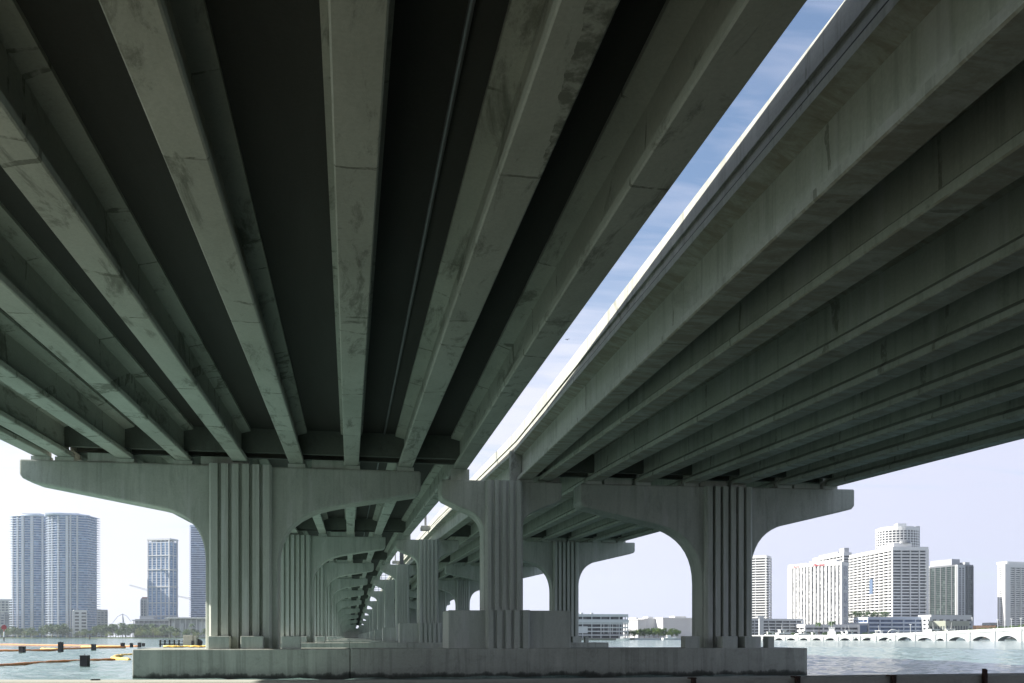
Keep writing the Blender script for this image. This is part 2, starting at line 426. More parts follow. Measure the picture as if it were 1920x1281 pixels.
def barrier_mesh(xa, xb, ya, yb, za, zb, side, hh=1.0):
    """side=-1: outer face on the left"""
    prof = [(.0, .50), (.0, hh), (.2, hh), (.25, .6), (.42, .55), (.42, .50)]
    r = []
    for x, y, z in ((xa, ya, za), (xb, yb, zb)):
        r.append([(x - side * px, y, z + GH + pz) for px, pz in prof])
    return MB().loft(r)
def lerp(a, b, t): return a + (b - a) * t
def deck(k, side):
    ya, yb = PY[k - 1] if k > 0 else PY[0] - 46.5, PY[k] if k > 0 else PY[0]
    if k > 0: ya, yb = PY[k - 1], PY[k]
    if side == 'L':
        nm = 'left'
        mid = [-10.65 + 2.69 * i for i in range(6)]
        gB = [-14.43, -13.37] + mid + [5.62]            # at a pier
        gA = [-14.7, -12.9] + mid + [4.82]             # near end of the first span
        if k == 0: a, bb = gA, gA
        elif k == 1: a, bb = gA, gB
        else: a, bb = [-13.2] + mid + [5.62], [-13.2] + mid + [5.62]
        za, zb = CAPL[max(k - 1, 0)] + .2 - (0 if k > 0 else 0), CAPL[k] + .2
        if k == 0: za, zb = CAPL[0] + .2 - 1.4, CAPL[0] + .2
        sl = 0.0
    else:
        nm = 'right'
        base = [12.65 + 2.67 * i for i in range(6)]
        if k == 0: a = [7.45, 9.85] + base; bb = list(a)
        elif k == 1: a = [7.45, 9.85] + base; bb = [8.98, 10.06] + base
        else:
            a = [8.98 if k == 2 else 8.7 + DXR[k - 1] * .25, 10.6 + DXR[k - 1] * .8] + [x + DXR[k - 1] for x in base]
            bb = [8.7 + DXR[k] * .25, 10.6 + DXR[k] * .8] + [x + DXR[k] for x in base]
            if k > 2: a[0] = 8.7 + DXR[k - 1] * .25
        za, zb = CAPR[max(k - 1, 0)] + .15, CAPR[k] + .15
        if k == 0: za, zb = CAPR[0] + .15 - 1.4, CAPR[0] + .15
        sl = .0075
    org = ((a[0] + a[-1]) / 2, ya, za)
    ly = 'overhead' if k <= 1 else 'beyond the %s pier row' % ORD[k - 1]
    lab = {0: 'concrete girder span of the %s deck behind the camera', 1: 'concrete girder span of the %s deck overhead, its girders filling the view'}.get(k, 'concrete girder span of the %s deck ' + ly) % nm
    e = tag(empty('bridge_deck_span', org), lab, 'bridge span', 'girder spans of the two decks')
    gap = .08
    def Z(z, x, x0): return z + sl * (x - x0)
    x0 = 11.9
    if side == 'L': x0 = 0
    for xa, xb in zip(a, bb):
        p0 = (xa, ya + gap, Z(za, xa, x0) if side == 'R' else za); p1 = (xb, yb - gap, Z(zb, xb, x0) if side == 'R' else zb)
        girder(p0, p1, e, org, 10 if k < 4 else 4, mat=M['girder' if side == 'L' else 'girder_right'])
    # deck edges (overhangs)
    oL, oR = (.62, .62) if side == 'L' else (.41, .62)
    xl = (a[0] - oL, bb[0] - oL); xr = (a[-1] + oR, bb[-1] + oR)
    if side == 'L': xr = (a[-1] + (1.5 if k <= 1 else .62), bb[-1] + (1.5 if k == 0 else .62))  # near gap-side overhang widened, unseen, to cast shade on the right deck's barrier
    zs = lambda z, x: Z(z, x, x0) if side == 'R' else z
    args = (xl[0] - org[0], xr[0] - org[0], xl[1] - org[0], xr[1] - org[0], .03, yb - ya - .03,
            zs(za, xl[0]) - org[2], zs(za, xr[0]) - org[2], zs(zb, xl[1]) - org[2], zs(zb, xr[1]) - org[2])
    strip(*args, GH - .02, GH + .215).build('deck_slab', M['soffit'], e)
    for s, (xa, xb) in ((-1, xl), (1, xr)):
        za_, zb_ = zs(za, xa) - org[2], zs(zb, xb) - org[2]
        w = .3 * -s
        strip(min(xa, xa + w) - org[0] - s * .06, max(xa, xa + w) - org[0] - s * .06, min(xb, xb + w) - org[0] - s * .06, max(xb, xb + w) - org[0] - s * .06, .02, yb - ya - .02, za_, za_, zb_, zb_, GH - .035, GH + .497).build('deck_edge', M['fascia'], e)
        barrier_mesh(xa - org[0], xb - org[0], .02, yb - ya - .02, za_, zb_, s, 1.27 if side == 'L' and s > 0 else 1.0).build('barrier', M['fascia'], e)  # left deck's gap-side barrier raised, unseen, to shade the near right barrier
    if side == 'L' and k <= 3:
        for xc in (-5.95, 1.72):
            MB().tube([(xc - org[0], .4, GH - .13), (xc - org[0], yb - ya - 1.2, zb - za + GH - .13)], .05, 8).build('conduit', M['greysteel'], e)
    # end diaphragms
    if 1 <= k <= 8:
        for i in range(len(a) - 1):
            for yy, t in ((yb - ya - .9, 1),) if k == 1 else ((.55, 0), (yb - ya - .9, 1)):
                xs0, xs1 = lerp(a[i], bb[i], t) + .08 - org[0], lerp(a[i + 1], bb[i + 1], t) - .08 - org[0]
                zz = lerp(za, zb, t) - org[2]
                zz = zs(lerp(za, zb, t), xs0 + org[0]) - org[2]
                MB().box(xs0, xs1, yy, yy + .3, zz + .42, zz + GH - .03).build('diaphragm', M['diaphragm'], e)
        if side == 'R' and k == 2:
            MB().box(8.28 - org[0], 8.9 - org[0], -.02, .4, -.28, GH - .04).build('end_block', M['girder'], e, bevel=.03)
    return e
for k in range(0, NP + 1):
    deck(k, 'L'); deck(k, 'R')
# abutment wall on the island
b = MB().box(-17, 31, -1.0, 6, 1.3, 6.95)
o = b.build('abutment_wall', M['pier'], None, bevel=.05); o.location = (0, PY[NP], 0)
tag(o, 'concrete abutment wall where the viaduct lands on the far island', 'wall')

# ================================================================== SEAWALL AND FOREGROUND
wp = [at(-700, 22.0), at(850, 22.0), at(1500, 24.3), at(2500, 29.0)]
b = MB(); t0 = .99
prof = [(-.5, -.6), (-.5, t0 - .03), (-.47, t0), (.55, t0), (.58, t0 - .03), (.58, -.6)]
rings = []
for i, p in enumerate(wp):
    d = (wp[min(i + 1, 3)] - wp[max(i - 1, 0)]).normalized(); nrm = Vector((-d.y, d.x, 0))
    rings.append([Vector((p.x, p.y, z)) + nrm * (o - .58) for o, z in prof])
b.loft(rings)
tag(b.build('seawall', M['seawall'], None), 'low concrete seawall along the bottom of the view before the footing', 'wall')
def rail_bracket(u, h, w, label):
    i = 1 if u < 1500 else 2
    p, q = wp[i], wp[i + 1]; u0, u1 = (850, 1500) if i == 1 else (1500, 2500)
    # the point of the wall top on the ray through u
    r = at(u, 1); d = q - p
    t = (p.x * r.y - p.y * r.x) / (r.x * d.y - r.y * d.x)
    c = p + d * t
    dn = d.normalized(); e = empty('rusty_bracket', (c.x, c.y, t0), math.atan2(dn.y, dn.x))
    b = MB().box(-w / 2, w / 2, -1.2, -1.085, -.34, -.0 if h < .05 else h * .3)
    b.build('strap', M['rust'], e, bevel=.008)
    b = MB()
    if h > .05:
        b.box(-w / 2, -w / 2 + .035, -1.19, -1.10, h * .3, h); b.box(w / 2 - .035, w / 2, -1.19, -1.10, h * .3, h * .92)
        for q_ in (.35, .6, .85): b.box(-w / 2 + .035, w / 2 - .035, -1.18, -1.11, h * q_, h * q_ + .03)
    else:
        b.box(-w * .8, w * .8, -1.16, -.95, .002, .035)
    b.build('bolt_plate', M['rust'], e)
    return tag(e, label, 'bracket', 'rusty brackets on the seawall')
rail_bracket(1788, .17, .10, 'tall rusty bracket sticking up above the seawall against the water')
rail_bracket(1623, .03, .10, 'rusty bracket on the seawall below the open water')
rail_bracket(1450, .03, .10, 'rusty bracket on the seawall below the end of the footing')
rail_bracket(1263, .03, .09, 'rusty bracket on the seawall below the middle of the footing')
b = MB()
c = at(182, 21.6)
for i in range(9):
    x = random.uniform(-.13, .13); y = random.uniform(-.05, .05); r = random.uniform(.012, .03)
    b.box(c.x + x - r * 1.6, c.x + x + r * 1.6, c.y + y - r, c.y + y + r, t0 + .002, t0 + .002 + r)
tag(b.build('debris_clump', M['timber']), 'small dark clump of debris lying on the seawall top', 'debris', kind='stuff')

# piles in the water ------------------------------------------------
PROTO = {}
def water_pile(u0, u1, vt, vb, label):
    D = EYE * F / (vb - HY); w = (u1 - u0) * D / F; h = hz(vt, D)
    c = at((u0 + u1) / 2, D + w / 2)
    e = empty('mooring_pile', (c.x, c.y, 0), -TH + random.uniform(-.1, .1))
    ch = .04 * w
    poly = [(-w / 2 + ch, -w / 2), (w / 2 - ch, -w / 2), (w / 2, -w / 2 + ch), (w / 2, w / 2), (-w / 2, w / 2), (-w / 2, -w / 2 + ch)]
    MB().prism(poly, -1.5, h - .03).build('shaft', M['pile'], e)
    MB().box(-w * .53, w * .53, -w * .53, w * .53, h - .035, h).build('cap', M['pile'], e)
    MB().tube([(-.05 * w, 0, h), (-.05 * w, 0, h + .1)], .03, 6).build('lifting_eye', M['greysteel'], e)
    return tag(e, label, 'pile', 'dark square piles in the bay')
water_pile(152, 166, 1229, 1249, 'nearest dark square pile in the water, in front of the orange boom')
water_pile(37, 46, 1212, 1225, 'short dark pile on the second boom, leftmost of the piles')
water_pile(110, 117.5, 1204, 1223, 'tallest dark pile, standing between the two far booms')
water_pile(172, 179, 1208, 1220, 'grey pile on the far boom to the right of the tallest pile')
water_pile(227, 233, 1205.5, 1215.5, 'dark pile on the far boom just above the end of the footing')
water_pile(244, 249, 1206, 1213.5, 'small dark pile right of the pile above the footing end')
water_pile(259, 264, 1205, 1214, 'dark pile beside the wooden landing, left one of a pair')
water_pile(266.5, 271, 1206, 1212, 'short dark pile beside the wooden landing, right one of a pair')
# floating booms -----------------------------------------------------
def boom(pts, r, mat, label, cat='boom'):
    P = [onwater(u, v) for u, v in pts]; Q = []
    for i in range(len(P) - 1):
        for j in range(6):
            t = j / 6; q = P[i].lerp(P[i + 1], t); Q.append(q)
    Q.append(P[-1])
    rr = []
    for i, q in enumerate(Q):
        q.z = r * .45 + random.uniform(-.02, .02); q.y += random.uniform(-.05, .05) * (q.y / 60); rr.append(r * (1.0 if i % 3 else .86))
    b = MB(); b.tube(Q, rr, 8)
    return tag(b.build('floating_boom', mat, None, smooth=True), label, cat, 'floating booms around the piles')
boom([(-60, 1256), (0, 1250), (55, 1246), (110, 1242.5), (160, 1240.5), (215, 1238.5)], .13, M['boomorange'], 'nearest orange floating boom, passing behind the largest pile')
boom([(247, 1229.5), (230, 1230.5), (218, 1232), (211, 1235), (225, 1238), (243, 1239)], .17, M['boomyellow'], 'yellow loop of boom at the left end of the footing')
boom([(-60, 1222), (0, 1222), (40, 1221.7), (78, 1221), (112, 1220)], .20, M['boomorange'], 'orange boom at the leftmost short pile')
boom([(77, 1218.5), (90, 1219), (104, 1219.6), (118, 1219.4)], .22, M['boomyellow'], 'yellow boom piece ending at the tallest pile')
boom([(118, 1218), (150, 1217), (180, 1216), (235, 1215.5)], .20, M['boomorange'], 'orange boom to the right of the tallest pile')
boom([(153, 1213.6), (165, 1214.6), (185, 1215), (205, 1214.6), (235, 1214.2)], .22, M['boomyellow'], 'yellow boom beside the grey pile')
boom([(-60, 1209), (0, 1209.5), (110, 1211), (180, 1212), (262, 1213)], .22, M['boomorange'], 'farthest long orange boom crossing behind all the piles')
# work float, landing and cabinet -------------------------------------
D = 150.0
p0, p1 = at(255, D), at(386, D)
e = tag(empty('work_float', ((p0.x + p1.x) / 2, p0.y, 0), -TH), 'low pale work float with yellow booms piled on it, behind the footing', 'float')
L = (p1 - p0).length
MB().box(-L / 2, L / 2, 0, 6, -.3, .25).build('pontoon', M['palewall'], e)
for i in range(7):
    x = random.uniform(-L / 2 + .6, L / 2 - .5)
    MB().tube([(x - 1.0, 1 + i * .2, .4), (x - .3, 1.2 + i * .2, .45), (x + .5, .9 + i * .2, .38), (x + 1.0, 1.1 + i * .2, .4)], .16, 7).build('coiled_boom', M['boomyellow'], e, smooth=True)
D = 165.0
q0, q1 = at(300, D), at(344, D)
L = (q1 - q0).length
e = tag(empty('wooden_landing', (q0.x, q0.y, 0), -TH), 'dark timber landing with open rails behind the piles', 'landing')
MB().box(-.2, L, 0, 2.5, .55, .72).build('deck_boards', M['timber'], e)
for i in range(6):
    x = L * i / 5
    MB().box(x - .1, x + .1, .0, .2, -1, 1.45).build('post', M['timber'], e)
for z in (.82, 1.1, 1.36): MB().box(0, L, .03, .13, z, z + .1).build('rail', M['timber'], e)
D = 158.0
c0, c1 = at(343.5, D), at(361, D)
w = (c1 - c0).length
e = tag(empty('equipment_cabinet', (c0.x, c0.y, .25), -TH), 'beige equipment box standing on the float beside the first pier', 'cabinet')
MB().box(0, w, 0, 1.6, 0, 1.98).build('housing', M['tan'], e, bevel=.04)
MB().box(w - .002, w + .5, .3, 1.5, 0, 1.85).build('side_locker', M['tan'], e, bevel=.04)
MB().box(w - .2, w + .1, -.05, .3, 0, 1.1).build('door', M['timber'], e, bevel=.02)
c2 = at(371, 159); b = MB()
b.loft([[(c2.x + r * math.cos(a), c2.y + y, .95 + r * math.sin(a)) for a in [2 * math.pi * k / 16 for k in range(16)]] for y, r in ((0, .58), (.05, .66), (.9, .66), (.95, .58))])
tag(b.build('cable_reel', M['timber']), 'dark round reel on the float beside the beige box', 'reel')
# channel markers ------------------------------------------------------
def marker(u, vb, s, label):
    D = EYE * F / (vb - HY); c = at(u, D)
    e = empty('channel_marker', (c.x, c.y, 0), -TH)
    MB().tube([(0, 0, -1), (0, 0, 2.0 * s)], .28 * s, 8).build('pile', M['timber'], e)
    MB().tube([(0, 0, 2.0 * s), (0, 0, 4.6 * s)], .34 * s, 8).build('white_sleeve', M['white'], e)
    MB().tube([(0, 0, 4.6 * s), (0, 0, 6.0 * s)], .2 * s, 8).build('neck', M['red'], e)
    MB().prism_y([(-1.1 * s, 5.7 * s), (1.1 * s, 5.7 * s), (1.15 * s, 7.2 * s), (.35 * s, 7.9 * s), (-.5 * s, 7.7 * s), (-1.2 * s, 7.0 * s)], -.15, .15).build('red_board', M['red'], e)
    MB().box(-1.5 * s, -.9 * s, -.3, .1, 7.3 * s, 7.6 * s).build('lantern', M['white'], e)
    return tag(e, label, 'channel marker')
marker(7.5, 1202.5, .92, 'red and white channel marker on a pile at the left edge')
D = 700; c = at(168, D)
e = tag(empty('navigation_beacon', (c.x, c.y, 0), -TH), 'small dark beacon on a post before the far green shore', 'beacon')
MB().tube([(0, 0, -1), (0, 0, 3)], .5, 6).build('post', M['timber'], e)
MB().box(-1.6, 1.6, -.2, .2, 3, 4.4).build('board', M['greysteel'], e)

# ================================================================== LAMPS, SIGN POST, RAILINGS ON THE DECKS
def lamp_post(x, y, z, h, label, mat):
    e = tag(empty('lamp_post', (x, y, z)), label, 'lamp post')
    MB().box(-.75, .55, -.45, .45, -.55, -.02).build('bracket', M['fascia'], e, bevel=.05)
    MB().tube([(-.2, 0, -.02), (-.2, 0, h * .5), (-.2, 0, h)], [.13, .11, .08], 8).build('pole', mat, e, smooth=True)
    MB().tube([(-.2, 0, h), (-.6, 0, h + .5), (-1.6, 0, h + .7)], .05, 6).build('arm', mat, e, smooth=True)
    MB().box(-2.3, -1.4, -.18, .18, h + .6, h + .76).build('lamp_head', mat, e, bevel=.03)
lamp_post(8.55, 104.0, 14.35, 9, 'lamp post on a concrete bracket outside the right deck barrier', M['steel'])
lamp_post(8.3, 168.0, 15.6, 2.2, 'short lamp post on the barrier of the right deck beyond the second slim pier', M['steel'])
lamp_post(6.6, 55.0, 13.0, 9, 'lamp post on a concrete bracket outside the left deck barrier', M['steel'])
e = tag(empty('steel_post', (7.75, PY[3], CAPC[3])), 'dark grey steel post on the third slim pier, seen through the arch', 'post')
MB().box(-.5, .5, -.5, .5, 0, .12).build('base_plate', M['greysteel'], e)
MB().box(-.29, .29, -.29, .29, .12, 6.5).build('shaft', M['greysteel'], e, bevel=.03)
for k, lab in ((4, 'fourth'), (5, 'fifth')):
    y = PY[k]; z = CAPC[k]
    e = tag(empty('maintenance_railing', (6.9, y, z)), 'white pipe railing on the %s slim pier in the gap between decks' % lab, 'railing', 'railings on the slim piers')
    for zz in (.3, .85, 1.4, 1.95): MB().box(-1.5, 2.0, -.04, .04, zz, zz + .09).build('rail', M['white'], e)
    for i in range(5): MB().box(-1.5 + i * .85, -1.42 + i * .85, -.05, .05, 0, 2.0).build('post', M['white'], e)
# bird ------------------------------------------------------------------
r = at(1064, 60); z = hz(637, 60)
e = MB(); e.loft([[(x + 0, s * math.cos(a), s * .8 * math.sin(a)) for a in [2 * math.pi * k / 8 for k in range(8)]] for x, s in ((-.2, .01), (-.12, .035), (0, .06), (.1, .05), (.15, .03), (.19, .032), (.23, .015), (.27, .004))])
o = e.build('bird', M['bird'], None, smooth=True); o.location = (r.x, r.y, z); o.rotation_euler = (0, R(-50), R(60)); o.scale = (.4, .4, .4)
for s in (-1, 1):
    MB().add([(-.06, s * .03, .02), (.09, s * .03, .02), (.06, s * .22, .13), (-.02, s * .45, .06), (-.07, s * .2, .12),
              (-.06, s * .03, .005), (.09, s * .03, .005), (.06, s * .22, .115), (-.02, s * .45, .05), (-.07, s * .2, .105)],
             [(0, 1, 2, 4), (2, 3, 4), (9, 7, 6, 5), (9, 8, 7), (0, 5, 6, 1), (1, 6, 7, 2), (2, 7, 8, 3), (3, 8, 9, 4), (4, 9, 5, 0)]).build('wing', M['bird'], o)
tag(o, 'small dark bird flying in the strip of sky between the decks', 'bird')

# ================================================================== FAR BUILDINGS
def offset_poly(poly, d):
    """inset a convex counter-clockwise polygon by d"""
    n = len(poly); out = []
    for i in range(n):
        p0, p1, p2 = Vector(poly[i - 1]), Vector(poly[i]), Vector(poly[(i + 1) % n])
        e1 = (p1 - p0).normalized(); e2 = (p2 - p1).normalized()
        n1 = Vector((-e1.y, e1.x)); n2 = Vector((-e2.y, e2.x))
        m = (n1 + n2); m = m / max(.35, m.length_squared) * 2
        q = p1 + m * d * 1.0
        out.append((q.x, q.y))
    return out
def rect(uL, uC, uR, D, alpha):
    al = R(alpha); be = R(90 - alpha)
    lc = (uC - HX) / F * D
    m = (uR - HX) / F; LB = (m * D - lc) / (math.cos(be) - m * math.sin(be))
    m = (uL - HX) / F; LA = (lc - m * D) / (math.cos(al) + m * math.sin(al))
    o = at(uC, D)
    return (o.x, o.y), -TH + be, LB, LA
def tower(name, label, cat, org, rz, poly, H, floors, core, slab, fin=None, bay=4.0, fin_w=.5, fin_d=.5, slab_t=1.0, inset=1.0,
          z0=0.0, parapet=2.0, roof=None, group=None, fin_edges=None, slab_out=0.0, fin_top=0.0):
    e = tag(empty(name, (org[0], org[1], z0)), label, cat, group); e.rotation_euler = (0, 0, rz)
    MB().prism(offset_poly(poly, inset), 0, H - .2).build('glazed_core', core, e)
    fh = H / floors
    sl = MB().prism(offset_poly(poly, -slab_out), 0, slab_t).build('floor_slab', slab, e)
    sl.location = (0, 0, fh - slab_t)
    for i in range(2, floors + 1): inst(sl, e, (0, 0, fh * i - slab_t))
    MB().prism(offset_poly(poly, .05), H + .003, H + parapet).build('roof_parapet', roof or slab, e)
    if fin:
        src = None; n = len(poly)
        for i in (fin_edges if fin_edges is not None else range(n)):
            p, q = Vector(poly[i]), Vector(poly[(i + 1) % n]); L = (q - p).length
            c = max(1, round(L / bay)); ang = math.atan2(q.y - p.y, q.x - p.x)
            for j in range(c):
                t = p.lerp(q, (j + (.5 if n > 8 else 0)) / c)
                nrm = Vector((math.sin(ang), -math.cos(ang)))
                t = t + nrm * .02
                if src is None:
                    src = MB().box(-fin_w / 2, fin_w / 2, 0, fin_d + inset, 0, H + fin_top).build('facade_fin', fin, e)
                    src.location = (t.x, t.y, 0); src.rotation_euler = (0, 0, ang)
                else: inst(src, e, (t.x, t.y, 0), ang)
    return e
def rpoly(LB, LA): return [(0, 0), (LB, 0), (LB, LA), (0, LA)]
def roofbox(e, x0, x1, y0, y1, z0, z1, mat, name='roof_box'):
    return MB().box(x0, x1, y0, y1, z0, z1).build(name, mat, e)
G = {}
G['blue'] = facade_glass('blue_tower_glass', (.075, .17, .34), (.28, .43, .62), 4.2, 3.05, .25, .55)
G['slate'] = facade_glass('slate_tower_glass', (.05, .075, .12), (.24, .28, .34), 3.0, 3.2, .2, .5)
G['dark'] = facade_glass('dark_window_rows', (.018, .022, .03), (.20, .21, .22), 3.4, 2.9, .2, .4)
G['hotel'] = facade_glass('hotel_window_rows', (.05, .055, .06), (.50, .50, .49), 1.9, 1.45, .3, .75)
G['green'] = facade_glass('green_tower_glass', (.012, .026, .022), (.10, .14, .125), 3.2, 3.0, .15, .35)
G['deep'] = facade_glass('blue_shade_glass', (.025, .055, .14), (.18, .26, .42), 3.4, 2.9, .2, .45)
G['pale'] = facade_glass('pale_window_rows', (.06, .08, .085), (.45, .48, .46), 3.2, 3.0, .2, .6)

# --- left shore: twin curved tower
def lobe(u0, u1, D, bulge, depth, H, label, fins, core, vt):
    c = at((u0 + u1) / 2, D); w = (u1 - u0) * D / F
    poly = []
    n = 12
    for i in range(n + 1):
        x = -w / 2 + w * i / n
        poly.append((x, -bulge * (1 - (2 * i / n - 1) ** 2)))
    poly += [(w / 2, depth), (-w / 2, depth)]
    H = hz(vt, D - bulge) - 1.1
    e = tower('residential_tower', label, 'tower', (c.x, c.y), -TH, poly, H, 50, core, M['blueslab'], None, slab_t=.6, inset=1.6, z0=1.1, parapet=2.2, slab_out=2.0)
    src = None
    for f, wd in fins:
        x = -w / 2 + w * f; y = -bulge * (1 - (2 * f - 1) ** 2)
        a = math.atan2(2 * bulge * 2 * (2 * f - 1) / w, 1)
        MB().box(-wd / 2, wd / 2, -.9, 1.6, 0, H + random.uniform(-2, 1)).build('facade_fin', M['whitewall'], e).location = (x, y, 0)
        e.children[-1].rotation_euler = (0, 0, a)
    return e, w, H
e, w, H = lobe(20, 86, 1300, 10, 30, 0, 'curved blue glass tower with white fins, left half of a joined pair', [(.28, 2.2), (.45, 3.2), (.69, 3.4), (.93, 2.0), (.10, 1.2)], G['blue'], 967)
roofbox(e, -w * .22, w * .28, 4, 18, H + 2.2, H + 5, M['palewall'])
e, w, H = lobe(89, 165, 1262, 12, 32, 0, 'curved blue glass tower with white fins, taller right half of a joined pair', [(.05, 2.6), (.17, 2.2), (.36, 2.0), (.585, 3.0), (.66, 1.2), (.80, 1.4)], G['blue'], 965)
roofbox(e, -w * .32, w * .2, 4, 20, H + 2.2, H + 4.2, M['palewall'])
(o, rz, LB, LA) = rect(127, 138, 163, 1240, 60)
H = hz(1147, 1240)
e = tower('podium_block', 'white podium block with window bands at the foot of the curved blue towers', 'building', o, rz, rpoly(LB, 22), H, 8, G['dark'], M['whitewall'], M['whitewall'], 9, 3.0, .2, 1.9, .8, 1.1, 1.2)
(o, rz, LB, LA) = rect(-60, -59, 17, 1420, 80)
tower('apartment_block', 'pale apartment block at the left edge behind the curved blue towers', 'building', o, rz, rpoly(LB, 20), hz(1127, 1420), 14, G['slate'], M['palewall'], M['palewall'], 6, 1.2, .3, 1.3, .8, 1.1)
(o, rz, LB, LA) = rect(-40, -39, 9, 1260, 80)
tower('apartment_block', 'small dark block at the left edge above the channel marker', 'building', o, rz, rpoly(LB, 15), hz(1152, 1260), 9, G['slate'], M['greywall'], M['greywall'], 5, 1.0, .3, 1.2, .8, 1.1)
(o, rz, LB, LA) = rect(160, 176, 202, 1380, 60)
tower('apartment_block', 'grey block right of the white podium of the curved towers', 'building', o, rz, rpoly(LB, LA), hz(1147, 1380), 11, G['slate'], M['greywall'], M['greywall'], 5, 1.6, .2, 1.9, .5, 1.1)
# --- slim framed tower
(o, rz, LB, LA) = rect(277, 318, 333, 1300, 14)
H = hz(1017, 1300) - 1.1
e = tower('residential_tower', 'slim tower with a white frame grid and blue windows, behind the construction slabs', 'tower', o, rz, rpoly(LB, LA), H, 38, G['blue'], M['blueslab'], M['whitewall'], 7.6, 1.5, .9, .6, .9, 1.1, 1.2, slab_out=0, fin_top=4.5)
for z in (.22, .36, .53, .71, .86): MB().box(-.9, LB + .6, -.9, LA + .6, H * z, H * z + 1.3).build('frame_band', M['whitewall'], e)
MB().box(-.9, LB + .6, -.9, LA + .6, H + 3.2, H + 5.6).build('crown_beam', M['whitewall'], e)
(o, rz, LB, LA) = rect(262, 264, 279, 1360, 75)
e = tower('apartment_block', 'narrow grey block with red roof left of the slim framed tower', 'building', o, rz, rpoly(LB, 14), hz(1126, 1360), 14, G['slate'], M['greywall'], M['palewall'], 3.8, 1.4, .3, 1.1, .6, 1.1)
roofbox(e, 1.5, LB, 1, 12, hz(1126, 1360) + 2, hz(1121, 1360), M['redroof'], 'red_roof')
# --- dark blue tower behind the first pier
(o, rz, LB, LA) = rect(355, 356, 420, 1330, 84)
H = hz(987, 1330) - 1.1
e = tower('residential_tower', 'dark blue tower with close horizontal floor bands, half hidden by the first left pier', 'tower', o, rz, rpoly(LB, 26), H, 50, G['deep'], M['blueslab'], None, slab_t=1.0, inset=1.1, z0=1.1, slab_out=.6)
# --- construction slabs and arena-like building on the shore
def slab_building(name, label, u0, u1, D, levels, colmat, depth=20, ncol=8, over=1.5):
    p, q = at(u0, D), at(u1, D); L = (q - p).length
    e = tag(empty(name, (p.x, p.y, 1.1), -TH), label, 'building')
    top = 0
    for z, t, inset in levels:
        MB().box(-over + inset, L + over - inset, -over, depth, z - 1.1, z + t - 1.1).build('floor_slab', M['palewall'], e); top = max(top, z - 1.1)
    src = None
    for i in range(ncol):
        x = .6 + (L - 1.2) * i / (ncol - 1)
        for y in (0, depth * .5):
            if src is None:
                src = MB().box(-.45, .45, 0, .9, 0, top).build('column', colmat, e); src.location = (x, y, 0)
            else: inst(src, e, (x, y, 0))
    return e, L
D = 1245
e, L = slab_building('construction_frame', 'unfinished open concrete floors under the slim framed tower', 250, 318, D, [(hz(1164, D), 1.2, 0), (hz(1171, D), 1.0, 1), (hz(1178, D), 1.0, 0)], M['greywall'])
MB().box(1, L - 2, 3, 18, 0, hz(1162.5, D)).build('dark_interior', M['greysteel'], e)
MB().box(8, L * .55, 1, 14, hz(1162, D) - .5, hz(1157, D)).build('roof_plant', M['greywall'], e)
D = 1235
e, L = slab_building('waterfront_hall', 'flat roofed hall with toothed roof edge and tall columns beside the first left pier', 316, 400, D, [(hz(1161, D), 2.4, 0)], M['whitewall'], 24, 9, 4)
for i in range(26): MB().box(L * i / 26, L * i / 26 + 1.2, -6, -4.02, hz(1160, D) - 1.1, hz(1158, D) - 1.1).build('roof_tooth', M['white'], e)
MB().box(2, L, 5, 22, 0, hz(1163, D)).build('recessed_wall', M['greywall'], e)
for x, w in ((.06, 4), (.26, 4), (.44, 5), (.68, 16)): MB().box(L * x, L * x + w, 1, 5.1, 0, hz(1170 if w < 10 else 1168, D)).build('wall_panel', M['palewall'], e)
# --- mast structure
D = 1260; c = at(232, D); z = lambda v: hz(v, D)
e = tag(empty('cable_mast', (c.x, c.y, 1.1), -TH), 'thin white leaning mast with stays above the shore trees', 'mast')
MB().tube([(3, 0, 0), (-1.6, 0, z(1151) - 1.1)], [1.0, .5], 6).build('leaning_mast', M['palewall'], e)
MB().tube([(-1, 0, 0), (-1.6, 0, z(1151) - 1.1)], [.4, .3], 6).build('prop', M['palewall'], e)
for x, zz in ((-15, 1168), (10, 1166)): MB().tube([(-1.6, 0, z(1151) - 1.4), ((x - 1.6) / 2, 0, (z(1151) + z(zz)) / 2 + 1.2), (x, 0, z(zz) - 1.1)], .3, 5).build('stay', M['greywall'], e)
def crane(u, D, v_j, u_tip, v_tip, u_ctr, label):
    c = at(u, D); e = tag(empty('tower_crane', (c.x, c.y, 1.1), -TH), label, 'crane', 'tower cranes on the left shore')
    h = hz(v_j, D) - 1.1
    MB().box(-1, 1, -1, 1, 0, h + 3).build('mast', M['white'], e)
    s = D / F
    def jib(u2, v2, name, hh):
        x = (u2 - u) * s; zz = hz(v2, D) - 1.1; b = MB()
        for yy, dz, r in ((-.9, 0, .32), (.9, 0, .32), (0, hh, .36)): b.tube([(0, yy, h + dz), (x, yy, zz + dz * .5)], r, 5)
        n = 14
        for i in range(n):
            t, t2 = i / n, (i + .5) / n
            b.tube([(x * t, -.9, h + (zz - h) * t), (x * t2, 0, h + (zz - h) * t2 + hh * (1 - .5 * t2))], .16, 4)
            b.tube([(x * t2, 0, h + (zz - h) * t2 + hh * (1 - .5 * t2)), (x * (t + 1 / n), .9, h + (zz - h) * (t + 1 / n))], .16, 4)
        b.build(name, M['white'], e)
    jib(u_tip, v_tip, 'jib', 2.6); jib(u_ctr, v_j + (v_j - v_tip) * .25, 'counter_jib', 2.2)
    MB().box(-1.4, 1.4, -1.2, 1.2, h - 3, h).build('cab', M['white'], e)
crane(305, 1420, 1116, 243, 1098, 325, 'pale crane jib rising to the left from behind the slim framed tower')
crane(372, 1420, 1127, 334, 1119, 380, 'pale crane jib behind the dark blue tower at the first left pier')

